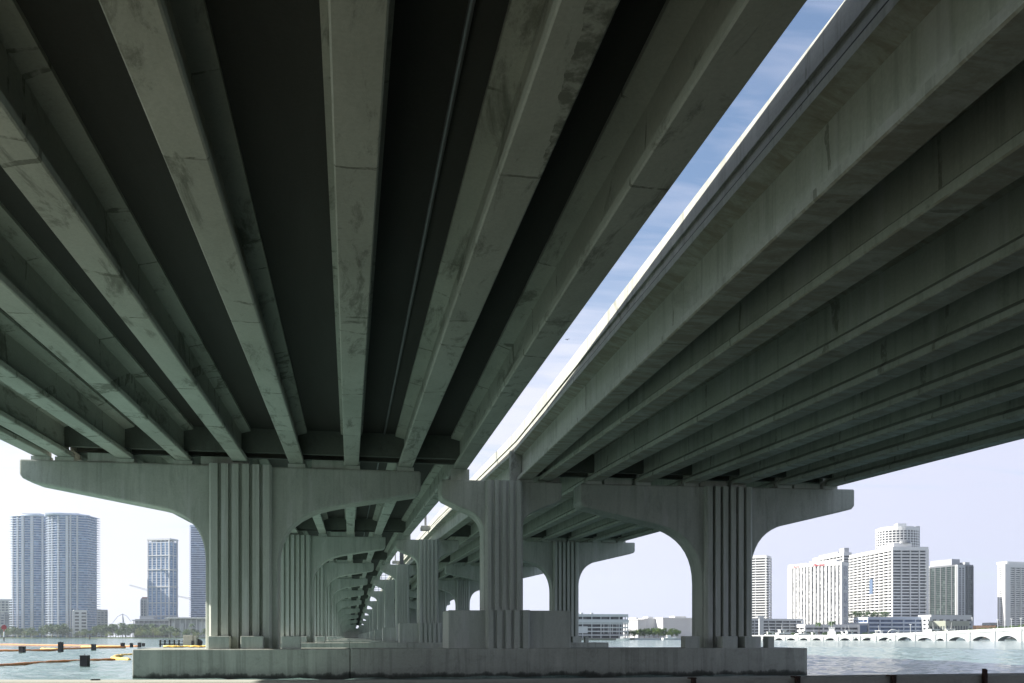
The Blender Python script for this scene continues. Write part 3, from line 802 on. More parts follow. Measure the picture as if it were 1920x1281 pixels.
# --- right shore
def simple(name, label, cat, uL, uC, uR, vt, D, alpha, floors, core, slab, fin=None, depth=None, **kw):
    o, rz, LB, LA = rect(uL, uC, uR, D, alpha)
    if depth: LA = depth
    H = hz(vt, D) - 1
    return tower(name, label, cat, o, rz, rpoly(LB, LA), H, floors, core, slab, fin, z0=1.0, **kw), LB, LA, H
e, LB, LA, H = simple('residential_tower', 'striped balcony tower just right of the big right pier column', 'tower', 1376, 1437, 1446, 1044, 880, 30, 31, G['dark'], M['white'], M['palewall'], bay=9, fin_w=.8, fin_d=-.9, slab_t=1.15, inset=2.2, parapet=1.5, slab_out=.5)
D = 740; c = at(1427, D)
e = tag(empty('white_pylon', (c.x, c.y, 1), -TH), 'slender white pylon standing before the striped balcony tower', 'pylon')
MB().box(-1.7, 1.7, -1.5, 1.5, 0, hz(1157, D) - 1).build('shaft', M['palewall'], e, bevel=.1)
MB().box(-3.2, 2.4, -1.2, 1.2, hz(1158, D) - 1, hz(1156, D) - .6).build('head', M['palewall'], e)
simple('parking_deck', 'open grey parking deck with five levels left of the white hotel', 'parking deck', 1400, 1402, 1507, 1162, 780, 80, 6, G['dark'], M['palewall'], M['palewall'], depth=30, bay=6.2, fin_w=.45, fin_d=.3, slab_t=1.0, inset=1.5, parapet=.8)
# hotel
D = 800
o, rz, LB, LA = rect(1471, 1577, 1590, D, 40)
H = hz(1060, D) - 1
bend = LA * .52
poly = [(0, 0), (LB, 0), (LB, LA * .9), (7, LA), (0, LA)]
poly = [(0, 0), (LB, 0), (LB, LA + 6), (10, LA + 6), (10.0, LA), (0, bend)]
e = tag(empty('hotel', (o[0], o[1], 1)), 'white hotel slab with vertical window strips and red lettering at the roof', 'hotel'); e.rotation_euler = (0, 0, rz)
poly = [(0, 0), (LB, 0), (LB, LA), (9.0, LA), (0, bend)]
MB().prism(poly, 0, H).build('window_core', G['hotel'], e)
faces = [((0, bend), (0, 0), 8), ((9.0, LA), (0, bend), 7)]
src = None
for p, q, n in faces:
    p, q = Vector(p), Vector(q); ang = math.atan2(q.y - p.y, q.x - p.x); L = (q - p).length
    nr = Vector((math.sin(ang), -math.cos(ang)))
    for j in range(n + 1):
        t = p.lerp(q, j / n) + nr * .62
        if src is None:
            src = MB().box(-.85, .85, 0, .8, 0, H).build('facade_fin', M['white'], e); src.location = (t.x, t.y, 0); src.rotation_euler = (0, 0, ang)
        else: inst(src, e, (t.x, t.y, 0), ang)
MB().prism([(-.8, -.8), (LB + .4, -.8), (LB + .4, LA + .4), (8.6, LA + .4), (-.8, bend)], H + .002, H + 3.2).build('roof_parapet', M['white'], e)
MB().prism([(8.2, LA - 9.5), (LB, LA - 9.5), (LB, LA + .45), (8.2, LA + .45)], -.02, H + 3.1).build('end_wall', M['white'], e)
MB().box(.6, LB - 1.0, -.65, .05, 0, H).build('side_wall', M['palewall'], e)
for i in range(5): MB().box(LB * .3, LB * .72, -.75, -.64, H * (.1 + .19 * i), H * (.1 + .19 * i) + 9).build('side_window', G['slate'], e)
MB().box(3, LB - 1, bend * .2, bend * 1.1, H + 3.202, H + 5.0).build('roof_box', M['whitewall'], e)
def lettering(txt, parent, loc, rz, size, mat):
    cu = bpy.data.curves.new('sign_lettering', 'FONT'); cu.body = txt; cu.size = size; cu.extrude = .12; cu.align_x = 'CENTER'; cu.shear = .25
    tmp = bpy.data.objects.new('sign_text', cu); COL.objects.link(tmp)
    bpy.context.view_layer.update()
    me = bpy.data.meshes.new_from_object(tmp.evaluated_get(bpy.context.evaluated_depsgraph_get()))
    bpy.data.objects.remove(tmp); bpy.data.curves.remove(cu)
    me.materials.clear(); me.materials.append(mat)
    ob = bpy.data.objects.new('sign_lettering', me); COL.objects.link(ob); ob.parent = parent
    ob.location = loc; ob.rotation_euler = (R(90), 0, rz)
    return ob
p, q = Vector((9.0, LA)), Vector((0, bend)); ang = math.atan2(q.y - p.y, q.x - p.x); nr = Vector((math.sin(ang), -math.cos(ang))); t = p.lerp(q, .36) + nr * .95
lettering('Marriott', e, (t.x, t.y, H + .4), ang, 1.9, M['redsign'])
p, q = Vector((0, bend)), Vector((0, 0)); ang = math.atan2(q.y - p.y, q.x - p.x); nr = Vector((math.sin(ang), -math.cos(ang))); t = p.lerp(q, .27) + nr * .95
lettering('Marriott', e, (t.x, t.y, H + .2), ang, 2.9, M['redsign'])
simple('hotel_annex', 'low white annex with flat canopy at the foot of the hotel', 'building', 1508, 1510, 1612, 1173, 770, 82, 3, G['dark'], M['whitewall'], M['white'], depth=22, bay=14, fin_w=.8, fin_d=.3, slab_t=1.7, inset=1.5, parapet=1.0)
# big slab complex
e, LB, LA, H = simple('apartment_slab', 'huge white slab block with rows of balconies and one tall blue panel, its right side in blue shade', 'apartment block', 1592, 1674, 1741, 1030, 900, 86, 29, G['dark'], M['white'], M['white'], bay=9.5, fin_w=.8, fin_d=.25, slab_t=1.15, inset=1.9, parapet=2.6, slab_out=.35)
MB().box(-.9, 1.5, LA * .42, LA * .49, H * .52, H * .69).build('blue_panel', M['bluepaint'], e)
roofbox(e, 4, LB * .62, 6, 40, H + 2.6, H + 6.5, M['whitewall'])
b = MB()
b.loft([[(LB * .45 + 6 * math.cos(a) * s, 9 + 5 * math.sin(a) * s, H + 6.51 + h * .7) for a in [2 * math.pi * k / 20 for k in range(20)]] for s, h in ((1, 0), (.9, 2.4), (.6, 4.6), (.15, 5.6))])
b.build('roof_dome', M['greysteel'], e)
e, LB, LA, H = simple('apartment_slab', 'white slab wing with balcony rows rising behind the hotel roof', 'apartment block', 1524, 1582, 1597, 1040, 1060, 84, 29, G['dark'], M['white'], M['white'], bay=9.5, fin_w=.8, fin_d=.25, slab_t=1.15, inset=1.9, parapet=2.6, slab_out=.35)
roofbox(e, 2, LB * .8, 3, 16, H + 2.6, H + 8, M['greywall'])
roofbox(e, 2, LB * .9, 18, 70, H + 2.6, H + 5, M['greywall'])
simple('podium_block', 'blue grey podium with window bands below the huge white slab block', 'building', 1626, 1628, 1739, 1159, 860, 85, 5, G['deep'], M['blueslab'], M['blueslab'], depth=30, bay=11, fin_w=.9, fin_d=.3, slab_t=1.5, inset=1.2, parapet=1.0)
e, LB, LA, H = simple('podium_block', 'pale block with a square blue panel between hotel and blue podium', 'building', 1575, 1577, 1629, 1170, 835, 85, 2, G['dark'], M['palewall'], M['palewall'], depth=20, bay=20, fin_w=2, fin_d=.2, slab_t=3.2, inset=.8, parapet=.8)
MB().box(LB * .66, LB * .93, -.55, .3, H * .1, H * .9).build('blue_panel', M['bluepaint'], e)
# round tower
D = 1150; c = at(1682, D + 27); n = 36; r = 39 * D / F
H = hz(992, D) - 1
e = tower('round_tower', 'round white tower rising behind the huge slab block', 'tower', (c.x, c.y), -TH, [(r * math.cos(2 * math.pi * k / n), r * math.sin(2 * math.pi * k / n)) for k in range(n)], H, 42, G['dark'], M['white'], M['white'], bay=4, fin_w=1.0, fin_d=.3, slab_t=1.1, inset=1.1, z0=1, parapet=2.8)
MB().prism([(r * .85 * math.cos(2 * math.pi * k / n), r * .85 * math.sin(2 * math.pi * k / n)) for k in range(n)], H + 2.81, H + 4.4).build('roof_drum', M['palewall'], e)
MB().box(-5, 6, -14, -3, H + 4.41, H + 8.4).build('roof_box', M['white'], e)
MB().box(r - 5, r + .6, -6, 6, 0, H + 6).build('side_shaft', M['palewall'], e)
# dark tower
e, LB, LA, H = simple('residential_tower', 'dark green glass tower with one white corner right of the huge slab block', 'tower', 1743, 1795, 1825, 1061, 1020, 72, 38, G['green'], M['greysteel'], M['greysteel'], bay=8, fin_w=1.0, fin_d=.35, slab_t=.35, inset=.7, parapet=1.5)
MB().box(-.4, LB * .46, -.9, 3, 0, H + 1).build('white_corner', M['palewall'], e)
for i in range(2):
    for j in range(30): MB().box(LB * (.08 + .2 * i), LB * (.17 + .2 * i), -1.0, -.6, H * (.03 + j * .0318), H * (.03 + j * .0318) + 1.7).build('window', M['darkglass'], e)
roofbox(e, LB * .0, LB * .5, 8, 40, H + 1.5, H + 8, M['greywall']); roofbox(e, LB * .6, LB * .9, 3, 14, H + 1.5, H + 4.5, M['palewall'])
simple('balcony_wing', 'pale balcony strip on the left side of the dark green tower', 'tower', 1739, 1744.5, 1749, 1064, 1120, 70, 38, G['green'], M['palewall'], None, slab_t=.9, inset=1.2, parapet=1, depth=16)
# white tower at right edge
e, LB, LA, H = simple('residential_tower', 'white tower with balcony rows at the right edge', 'tower', 1871, 1884, 1945, 1062, 900, 70, 34, G['pale'], M['white'], M['white'], bay=7.5, fin_w=.7, fin_d=.3, slab_t=1.0, inset=1.4, parapet=2.6, slab_out=.3)
MB().box(-.5, 6.5, -.8, LA * .35, 0, H + 2).build('blank_wall', M['white'], e)
MB().box(5, LB - 4, 2, 14, H + 2.6, H + 5).build('roof_box', M['white'], e)
# arcaded hall, low buildings
e, LB, LA, H = simple('arcaded_hall', 'two storey beige hall with a row of arched windows below the dark tower', 'building', 1741, 1773, 1818, 1166, 800, 62, 1, M['beige'], M['beige'], None, slab_t=.9, inset=.02, parapet=.9)
def arch_window(w, h):
    return [(-w / 2, 0), (w / 2, 0)] + [(w / 2 * math.cos(a), h - w / 2 + w / 2 * math.sin(a)) for a in [math.pi * k / 8 for k in range(9)]]
for i in range(8):
    x = LB * (.08 + .115 * i)
    b = MB().prism_y([(x + px, H * .48 + pz) for px, pz in arch_window(1.7, 3.8)], -.12, .3); b.build('window', M['darkglass'], e)
    MB().box(x - .6, x + .6, -.12, .3, H * .12, H * .12 + 1.9).build('window', M['darkglass'], e)
for i in range(6):
    y = LA * (.1 + .15 * i)
    MB().box(-.12, .3, y - .7, y + .7, H * .48, H * .48 + 3.4).build('window', M['darkglass'], e)
simple('rooftop_block', 'pale upper block behind the beige arcaded hall', 'building', 1742, 1746, 1822, 1157, 850, 80, 5, G['dark'], M['palewall'], M['palewall'], depth=20, bay=7, fin_w=3, fin_d=.1, slab_t=2.2, inset=.5, parapet=2)
simple('orange_hall', 'low orange building between the dark tower and the right edge tower', 'building', 1828, 1830, 1868, 1176, 900, 80, 1, M['orange'], M['orange'], None, depth=14, slab_t=1, inset=.02, parapet=1.6)
simple('low_pavilion', 'small white flat roofed building left of the right edge tower', 'building', 1855, 1857, 1876, 1169, 930, 80, 3, G['dark'], M['white'], M['white'], depth=12, bay=6, fin_w=1, fin_d=.2, slab_t=1.6, inset=.8, parapet=.8)
# parking structure seen between the piers
D = 585
o, rz, LB, LA = rect(1040, 1041, 1178, D, 82)
H = hz(1154, D) - 1
e = tower('parking_garage', 'beige open parking garage seen between the piers', 'parking garage', o, rz, rpoly(LB, 26), H, 6, G['dark'], M['palewall'], M['palewall'], 5.8, .45, -2.4, .75, 3.0, 1.0, .9)
MB().box(-.3, LB + .3, -.45, .3, H * .68, H * .80).build('solid_band', M['palewall'], e)
MB().box(-.3, LB * .44, -.4, .3, H * .22, H * .52).build('solid_panel', M['palewall'], e)
for x in (.62, .66, .72, .78, .84, .9): MB().box(LB * x, LB * x + .22, -.35, -.2, H * .2, H * .62).build('pipe', M['white'], e)
for x in (.3, .36, .5): MB().box(LB * x, LB * x + 1.4, 2, 4, H + .9, H + 1.8).build('roof_plant', M['palewall'], e)
# warehouses
for i, (u0, uc, u1, vt, D, lab) in enumerate([(1179, 1196, 1212, 1163, 900, 'white windowless shed right of the parking garage'), (1206, 1208, 1246, 1161, 915, 'middle white windowless shed above the green trees'),
                                              (1240, 1243, 1330, 1160, 905, 'long white windowless shed beside the big right column')]):
    o, rz, LB, LA = rect(u0, uc, u1, D, 40 if i == 0 else 70)
    e = tag(empty('white_shed', (o[0], o[1], 1)), lab, 'shed', 'white sheds behind the trees'); e.rotation_euler = (0, 0, rz)
    H = hz(vt, D) - 1
    MB().box(0, LB, 0, max(LA, 30), 0, H).build('walls', M['whitewall'], e)
    MB().box(-.4, LB + .4, -.4, max(LA, 30) + .4, H + .002, H + .9).build('roof_edge', M['white'], e)
    MB().box(LB * .3, LB * .55, 5, 15, H + .903, H + 2.6).build('roof_box', M['white'], e)

# --- white arched bridge ------------------------------------------------
bu = [1400, 1425, 1450, 1471, 1495, 1519, 1543, 1571, 1598, 1612, 1642, 1678, 1715, 1753, 1773, 1817, 1864, 1914, 1968, 2030]
def bd(u): return 545 - (u - 1440) * .21
P0, P1 = at(1440, bd(1440)), at(1920, bd(1920)); bdir = (P1 - P0).normalized()
def onbridge(u):
    r = at(u, 1); t_ = (P0.x * r.y - P0.y * r.x) / (r.x * bdir.y - r.y * bdir.x)
    return P0 + bdir * t_
P = [onbridge(u) for u in bu]
BRZ = math.atan2(bdir.y, bdir.x)
e = tag(empty('arched_bridge', (P[0].x, P[0].y, 0), BRZ), 'long low white bridge with shallow arches across the bay', 'bridge')
X = [(p - P[0]).length for p in P]
def top(u): return 2.0 + max(-.2, (u - 1440)) * 0.0 + (0 if u < 1560 else ((u - 1560) / 360.0) ** 1.3 * 3.7)
for i in range(len(X) - 1):
    x0, x1 = X[i], X[i + 1]; w = x1 - x0; t0, t1 = top(bu[i]), top(bu[i + 1])
    n = 12; vs = []
    rise0 = min(.42 * w, (t0 + t1) / 2 - .55) * (.55 if i > 11 else .8)
    lower = [(x0 + w * .1 + w * .8 * k / n, -.1 + rise0 * math.sin(math.pi * k / n) ** .75) for k in range(n + 1)]
    b = MB()
    poly_pairs = [(x0, -.5, t0)] + [(x, max(z, -.5) if 0 < k < n else -.5, lerp(t0, t1, (x - x0) / w)) for k, (x, z) in enumerate(lower)] + [(x1, -.5, t1)]
    for q, r_ in zip(poly_pairs[:-1], poly_pairs[1:]):
        if r_[0] - q[0] < 1e-4: continue
        b.add([(q[0], 0, q[1]), (r_[0], 0, r_[1]), (r_[0], 0, r_[2]), (q[0], 0, q[2]), (q[0], 9, q[1]), (r_[0], 9, r_[1]), (r_[0], 9, r_[2]), (q[0], 9, q[2])],
              [(0, 1, 2, 3), (7, 6, 5, 4), (0, 4, 5, 1), (3, 2, 6, 7)])
    b.build('arch_span', M['whitewall'], e, fix=False)
    MB().add([(x0, -.3, t0 - .55), (x1, -.3, t1 - .55), (x1, -.3, t1 - .35), (x0, -.3, t0 - .35), (x0, 0, t0 - .55), (x1, 0, t1 - .55), (x1, 0, t1 - .35), (x0, 0, t0 - .35)],
             [(0, 1, 2, 3), (3, 2, 6, 7), (1, 0, 4, 5)]).build('string_course', M['white'], e)
    for yy in (-.25, 8.9):
        MB().add([(x0, yy, t0), (x1, yy, t1), (x1, yy, t1 + .95), (x0, yy, t0 + .95), (x0, yy + .3, t0), (x1, yy + .3, t1), (x1, yy + .3, t1 + .95), (x0, yy + .3, t0 + .95)],
                 [(0, 1, 2, 3), (3, 2, 6, 7), (7, 6, 5, 4)]).build('parapet', M['white'], e)
    MB().box(x0 - .35, x0 + .35, -.42, 0, -.5, t0 + 1.05).build('pier_pilaster', M['white'], e)
for i, u in enumerate((1864, 1877, 1890, 1908, 1700)):
    c = onbridge(u) + Vector((-bdir.y, bdir.x, 0)) * 4.5; z = top(u)
    t = tag(empty('lamp_post', (c.x, c.y, z), BRZ), ['lamp post on the white arched bridge left of the right edge tower', 'second lamp post on the white bridge, below the right edge tower', 'third lamp post on the white bridge near the right edge', 'last lamp post on the white bridge at the right edge', 'lamp post on the white bridge below the blue podium'][i], 'lamp post', 'lamp posts on the white bridge')
    MB().tube([(0, 0, 0), (0, 0, 5.2)], .13, 6).build('pole', M['palewall'], t); MB().box(-.6, .6, -.2, .2, 5.2, 5.45).build('lamp_head', M['palewall'], t)

# --- yachts ----------------------------------------------------------------
def yacht():
    e = empty('motor_yacht')
    rings = []
    for x, w, zt, zb in ((-7, 2.0, 1.6, -.2), (-3, 2.2, 1.6, -.4), (2, 2.1, 1.9, -.4), (5, 1.3, 2.2, -.2), (7.4, .1, 2.5, 1.6)):
        rings.append([(x, -w, zt), (x, -w * .75, zb), (x, w * .75, zb), (x, w, zt)])
    MB().loft(rings).build('hull', M['white'], e)
    MB().prism_y([(-5, 1.6), (3.6, 1.85), (2.0, 3.5), (-4.6, 3.5)], -1.6, 1.6).build('cabin', M['white'], e)
    MB().prism_y([(-4.4, 2.2), (2.9, 2.2), (2.3, 3.0), (-4.4, 3.0)], -1.63, 1.63).build('cabin_window', M['darkglass'], e)
    MB().prism_y([(-3.6, 4.9), (.6, 4.9), (.4, 5.15), (-3.6, 5.15)], -1.3, 1.3).build('flybridge_roof', M['white'], e)
    MB().box(-3.4, -3.2, -1.1, 1.1, 3.5, 4.9).build('roof_support', M['white'], e); MB().box(-.2, 0, -1.1, 1.1, 3.5, 4.9).build('roof_support', M['white'], e)
    MB().tube([(-1.8, 0, 5.1), (-2.2, 0, 8.2)], [.1, .04], 5).build('antenna_mast', M['white'], e)
    return e
y0 = yacht(); first = True
spots = [(1449, 1.0, 'below the open parking deck, leftmost in the marina'), (1472, 1.25, 'with a tall mast before the parking deck'), (1500, 1.15, 'between the parking deck and the hotel'), (1531, .9, 'left of the palms before the hotel'),
         (1560, 1.5, 'tallest, between the two palms before the hotel'), (1579, 1.05, 'below the low hotel annex'), (1598, 1.1, 'below the square blue panel'), (1653, 1.15, 'left of the white hoop before the blue podium'), (1690, .9, 'right of the white hoop'),
         (1757, 1.3, 'before the left corner of the beige arcaded hall'), (1775, 1.35, 'before the arched windows of the beige hall')]
for i, (u, s, lab) in enumerate(spots):
    c = at(u, 575 + (i % 3) * 14); rz = -TH + [0, .3, -2.8, .2, 1.2, 3.3, .1, -1.1, .2, .1, 3.0][i]
    if i == 0: o = y0; o.location = (c.x, c.y, 0); o.rotation_euler = (0, 0, rz); o.scale = (s, s, s)
    else: o = copy_thing(y0, (c.x, c.y, 0), rz, s)
    tag(o, 'white yacht ' + lab, 'yacht', 'white yachts in the marina')
D = 590; c = at(1675, D)
e = tag(empty('white_hoop', (c.x, c.y, 1), -TH), 'white hoop-shaped frame before the blue podium', 'frame structure')
MB().tube([(4.0 * math.cos(a), 0, 1.5 + 4.0 * math.sin(a)) for a in [math.pi * k / 16 for k in range(17)]], .28, 6).build('hoop', M['white'], e)
MB().box(-4.3, 4.3, -1, 1, -1.4, 1.5).build('base', M['palewall'], e)
for a in (.5, 1.05, 1.57, 2.1, 2.65): MB().tube([(0, 0, 1.5), (3.9 * math.cos(a), 0, 1.5 + 3.9 * math.sin(a))], .08, 4).build('spoke', M['white'], e)
c = at(1718, 575)
e = tag(empty('yellow_kiosk', (c.x, c.y, 1), -TH), 'small yellow kiosk on the quay behind the white bridge', 'kiosk')
MB().box(-2, 2, -1.5, 1.5, 0, 2.6).build('walls', M['boomyellow'], e); MB().box(-4.8, 2.3, -1.8, 1.8, 2.0, 2.3).build('roof', M['white'], e)

# ================================================================== TREES
def crown_mesh(name, mat, clumps, leaf, seed, parent):
    rnd = random.Random(seed); vs = []; fs = []
    for cx, cy, cz, cr, n in clumps:
        for i in range(n):
            d = Vector((rnd.gauss(0, 1), rnd.gauss(0, 1), rnd.gauss(0, 1))).normalized() * cr * rnd.random() ** .4
            p = Vector((cx, cy, cz)) + Vector((d.x, d.y, d.z * .8))
            a = Vector((rnd.gauss(0, 1), rnd.gauss(0, 1), rnd.gauss(0, .6))).normalized(); b = a.cross(Vector((rnd.gauss(0, 1), rnd.gauss(0, 1), rnd.gauss(0, 1)))).normalized()
            s = leaf * rnd.uniform(.6, 1.3); k = len(vs)
            vs += [p - a * s, p + b * s * .55, p + a * s, p - b * s * .55]; fs.append((k, k + 1, k + 2, k + 3))
    return MB().add(vs, fs).build(name, mat, parent, fix=False)
def tree_proto(kind, mat, h, w, seed):
    rnd = random.Random(seed)
    e = empty(kind)
    clumps = []
    for i in range(15):
        a = rnd.uniform(0, 6.28); r = w * .42 * rnd.random() ** .6; z = h * rnd.uniform(.38, .9)
        r *= 1 - .5 * max(0, z / h - .6)
        clumps.append((r * math.cos(a), r * math.sin(a), z, w * rnd.uniform(.13, .24), 62))
    b = MB(); b.tube([(0, 0, -.3), (.1, 0, h * .3), (.05, .1, h * .6)], [h * .03, h * .022, h * .01], 7)
    for c in clumps[:6]: b.tube([(.08, 0, h * .28), (c[0] * .5, c[1] * .5, (c[2] + h * .3) / 2), (c[0], c[1], c[2])], [h * .014, h * .01, h * .004], 5)
    crown_mesh('crown', mat, clumps, h * .055, seed, e)
    b.build('trunk', M['bark'], e)
    return e
def palm_proto(h, seed):
    rnd = random.Random(seed); e = empty('palm_tree')
    MB().tube([(0, 0, -.3), (.15, 0, h * .4), (.35, .1, h)], [.28, .2, .16], 7).build('trunk', M['bark'], e)
    b = MB()
    for i in range(26):
        a = rnd.uniform(0, 6.28); up = rnd.uniform(-.3, 1.1); L = h * rnd.uniform(.26, .36); pts = []
        for k in range(6):
            t = k / 5; pts.append(Vector((.35 + math.cos(a) * L * t, .1 + math.sin(a) * L * t, h + up * L * t * .8 - L * .75 * t * t)))
        s = Vector((-math.sin(a), math.cos(a), 0))
        for k in range(5):
            w0, w1 = (.05 + .35 * math.sin(math.pi * min(1, (k + .3) / 5.2))) , (.05 + .35 * math.sin(math.pi * min(1, (k + 1.3) / 5.2)))
            for sg in (-1, 1):
                q = [pts[k], pts[k + 1], pts[k + 1] + s * sg * w1 + Vector((0, 0, -w1 * .6)), pts[k] + s * sg * w0 + Vector((0, 0, -w0 * .6))]
                b.add(q, [(0, 1, 2, 3)])
    b.build('crown', M['leafA'], e, fix=False)
    return e
TP = {'dark': tree_proto('bushy_tree', M['leafA'], 12, 13, 3), 'mid': tree_proto('bushy_tree', M['leafB'], 12, 15, 5), 'light': tree_proto('bushy_tree', M['leafC'], 9, 13, 8),
      'low': tree_proto('shore_shrub', M['leafA'], 5, 9, 11), 'palm': palm_proto(11, 4)}
used = set()
def plant(kind, u, D, s, label, cat='tree', group=None, z=1.05):
    c = at(u, D, z); rz = random.uniform(0, 6.28)
    p = TP[kind]
    if kind not in used:
        used.add(kind); o = p; o.location = c; o.rotation_euler = (0, 0, rz); o.scale = (s, s, s)
    else: o = copy_thing(p, c, rz, s)
    tag(o, label, cat, group); return o
gl = 'trees along the far left shore'
desc = {'dark': 'dark green bushy tree', 'mid': 'mid green bushy tree', 'light': 'yellow green bushy tree'}
def where(u):
    return ('below the left half of the curved blue towers' if 22 < u < 88 else 'below the right half of the curved blue towers' if u < 150 and u > 22 else 'left of the curved blue towers' if u <= 22 else
            'below the grey block beside the curved towers' if u < 205 else 'under the white leaning mast' if u < 248 else 'below the unfinished floors' if u < 318 else 'below the waterfront hall')
row = [(-14, 'dark', 1.0), (2, 'mid', 1.1), (14, 'light', 1.1), (24, 'mid', 1.15), (34, 'dark', 1.05), (46, 'light', 1.15), (57, 'mid', 1.0), (66, 'light', .95), (78, 'dark', .95),
       (88, 'mid', 1.35), (98, 'dark', 1.45), (108, 'mid', 1.4), (118, 'dark', 1.45), (127, 'dark', 1.0), (141, 'mid', .8), (151, 'light', .95), (160, 'mid', .9), (170, 'light', 1.0), (181, 'mid', 1.2), (190, 'dark', 1.3),
       (199, 'mid', 1.45), (208, 'dark', 1.45), (217, 'mid', 1.4), (226, 'light', 1.2), (235, 'mid', 1.35), (244, 'dark', 1.35), (253, 'mid', 1.4), (262, 'light', 1.3), (271, 'dark', 1.4), (281, 'mid', 1.3),
       (291, 'light', 1.35), (300, 'mid', 1.2), (310, 'light', 1.2), (320, 'mid', 1.15), (331, 'dark', 1.0), (342, 'light', .95), (353, 'mid', .95), (364, 'dark', .9), (375, 'mid', .95), (386, 'mid', 1.0)]
seen = {}
for i, (u, k, s) in enumerate(row):
    lab = desc[k] + ' ' + where(u)
    plant(k, u, 1200 + 22 * (i % 3), s * random.uniform(.95, 1.05), lab, 'tree', gl)
for i, (u, k, s) in enumerate([(206, 'light', .8), (222, 'mid', .8), (240, 'dark', .75), (258, 'light', .85), (276, 'mid', .8), (296, 'light', .9), (312, 'dark', .8), (330, 'light', .8), (350, 'mid', .75), (368, 'light', .75)]):
    plant(k, u, 1172, s, desc[k].replace('bushy', 'low bushy') + ' at the water ' + where(u), 'tree', 'low trees along the far left waterline')
for u, s in ((212, 1.5), (229, 1.6), (249, 1.5), (287, 1.5), (305, 1.4), (359, 1.5)):
    plant('palm', u, 1180, s, 'palm tree ' + where(u), 'palm', 'palms on the far left shore')
for i, (u, k, s) in enumerate([(1180, 'low', 1.0), (1190, 'dark', .42), (1199, 'mid', .46), (1208, 'dark', .5), (1217, 'dark', .52), (1226, 'dark', .54), (1235, 'mid', .52), (1244, 'dark', .53), (1252, 'light', .52), (1260, 'mid', .5), (1268, 'dark', .45)]):
    plant(k, u, 615 + (i % 3) * 8, s * 1.05, ('%s in the clump between garage and big right column' % desc[k]) if k != 'low' else 'low shrub at the right end of the parking garage', 'tree' if k != 'low' else 'shrub', 'trees before the white sheds' if k != 'low' else None)
plant('palm', 1536, 700, 1.0, 'left palm of two before the hotel', 'palm')
plant('palm', 1561, 700, 1.08, 'right palm of two before the hotel', 'palm')
plant('palm', 1340, 690, .7, 'small palm hidden close to the big right column', 'palm')
for i, u in enumerate((1822, 1836, 1848, 1860, 1872, 1884, 1897, 1910, 1922)):
    plant('dark' if i % 2 else 'mid', u, 700, .55 + .035 * i, ('dark' if i % 2 else 'mid green') + ' tree behind the white bridge ' + ('below the orange building' if u < 1868 else 'below the right edge tower'), 'tree', 'trees behind the right end of the white bridge')
for i, u in enumerate((1445, 1468, 1487, 1520, 1547, 1572, 1622, 1640)):
    plant('low', u, 690, .8, 'low dark shrub on the marina quay ' + ('before the parking deck' if u < 1510 else 'before the hotel' if u < 1590 else 'before the blue podium'), 'shrub', 'shrubs on the marina quay')
for i, u in enumerate((1596, 1608, 1620, 1633, 1646, 1660)):
    plant('low', u, 885, 1.3, 'dark roof garden shrub at the foot of the huge slab block', 'shrub', 'roof garden shrubs', z=hz(1160, 885))
# small boats at the garage quay
def small_boat(u, vb, s, lab, proto=[]):
    c = onwater(u, vb)
    if not proto:
        e = empty('small_boat'); rings = []
        for x, w, zt, zb in ((-3, .9, .8, -.1), (1, 1.0, .9, -.2), (3.2, .05, 1.2, .6)): rings.append([(x, -w, zt), (x, -w * .7, zb), (x, w * .7, zb), (x, w, zt)])
        MB().loft(rings).build('hull', M['white'], e)
        MB().box(-1.2, .4, -.6, .6, .8, 1.9).build('cabin', M['white'], e); MB().box(-1.25, .45, -.55, .62, 1.3, 1.7).build('cabin_window', M['darkglass'], e)
        proto.append(e); o = e
    else: o = copy_thing(proto[0], (0, 0, 0))
    o.location = (c.x, c.y, 0); o.rotation_euler = (0, 0, -TH + random.uniform(-.4, .4)); o.scale = (s, s, s)
    tag(o, lab, 'boat', 'small boats at the quay')
small_boat(1168, 1201, 1.2, 'small white boat at the right end of the parking garage')
small_boat(1255, 1200, 1.6, 'small white boat below the green trees between the piers')
D = 578; p, q = at(1060, D), at(1310, 590)
b = MB(); L = (q - p).length
b.box(0, L, 0, 2.5, -.5, 1.15)
o = b.build('quay_wall', M['greywall']); o.location = p; o.rotation_euler = (0, 0, math.atan2(q.y - p.y, q.x - p.x)); tag(o, 'dark quay wall along the water below the parking garage', 'wall')

# ================================================================== HAZE
hm = bpy.data.materials.new('thin_sea_haze'); hm.use_nodes = True
hn = hm.node_tree.nodes; hn.remove(hn['Principled BSDF'])
pv = hn.new('ShaderNodeVolumePrincipled'); pv.inputs['Color'].default_value = (.80, .90, 1.0, 1); pv.inputs['Density'].default_value = .00010; pv.inputs['Anisotropy'].default_value = .3
hm.node_tree.links.new(pv.outputs[0], hn['Material Output'].inputs['Volume'])
hm.cycles.homogeneous_volume = True
tag(MB().box(-3100, 3100, -200, 3400, -3, 215).build('haze', hm), kind='stuff')

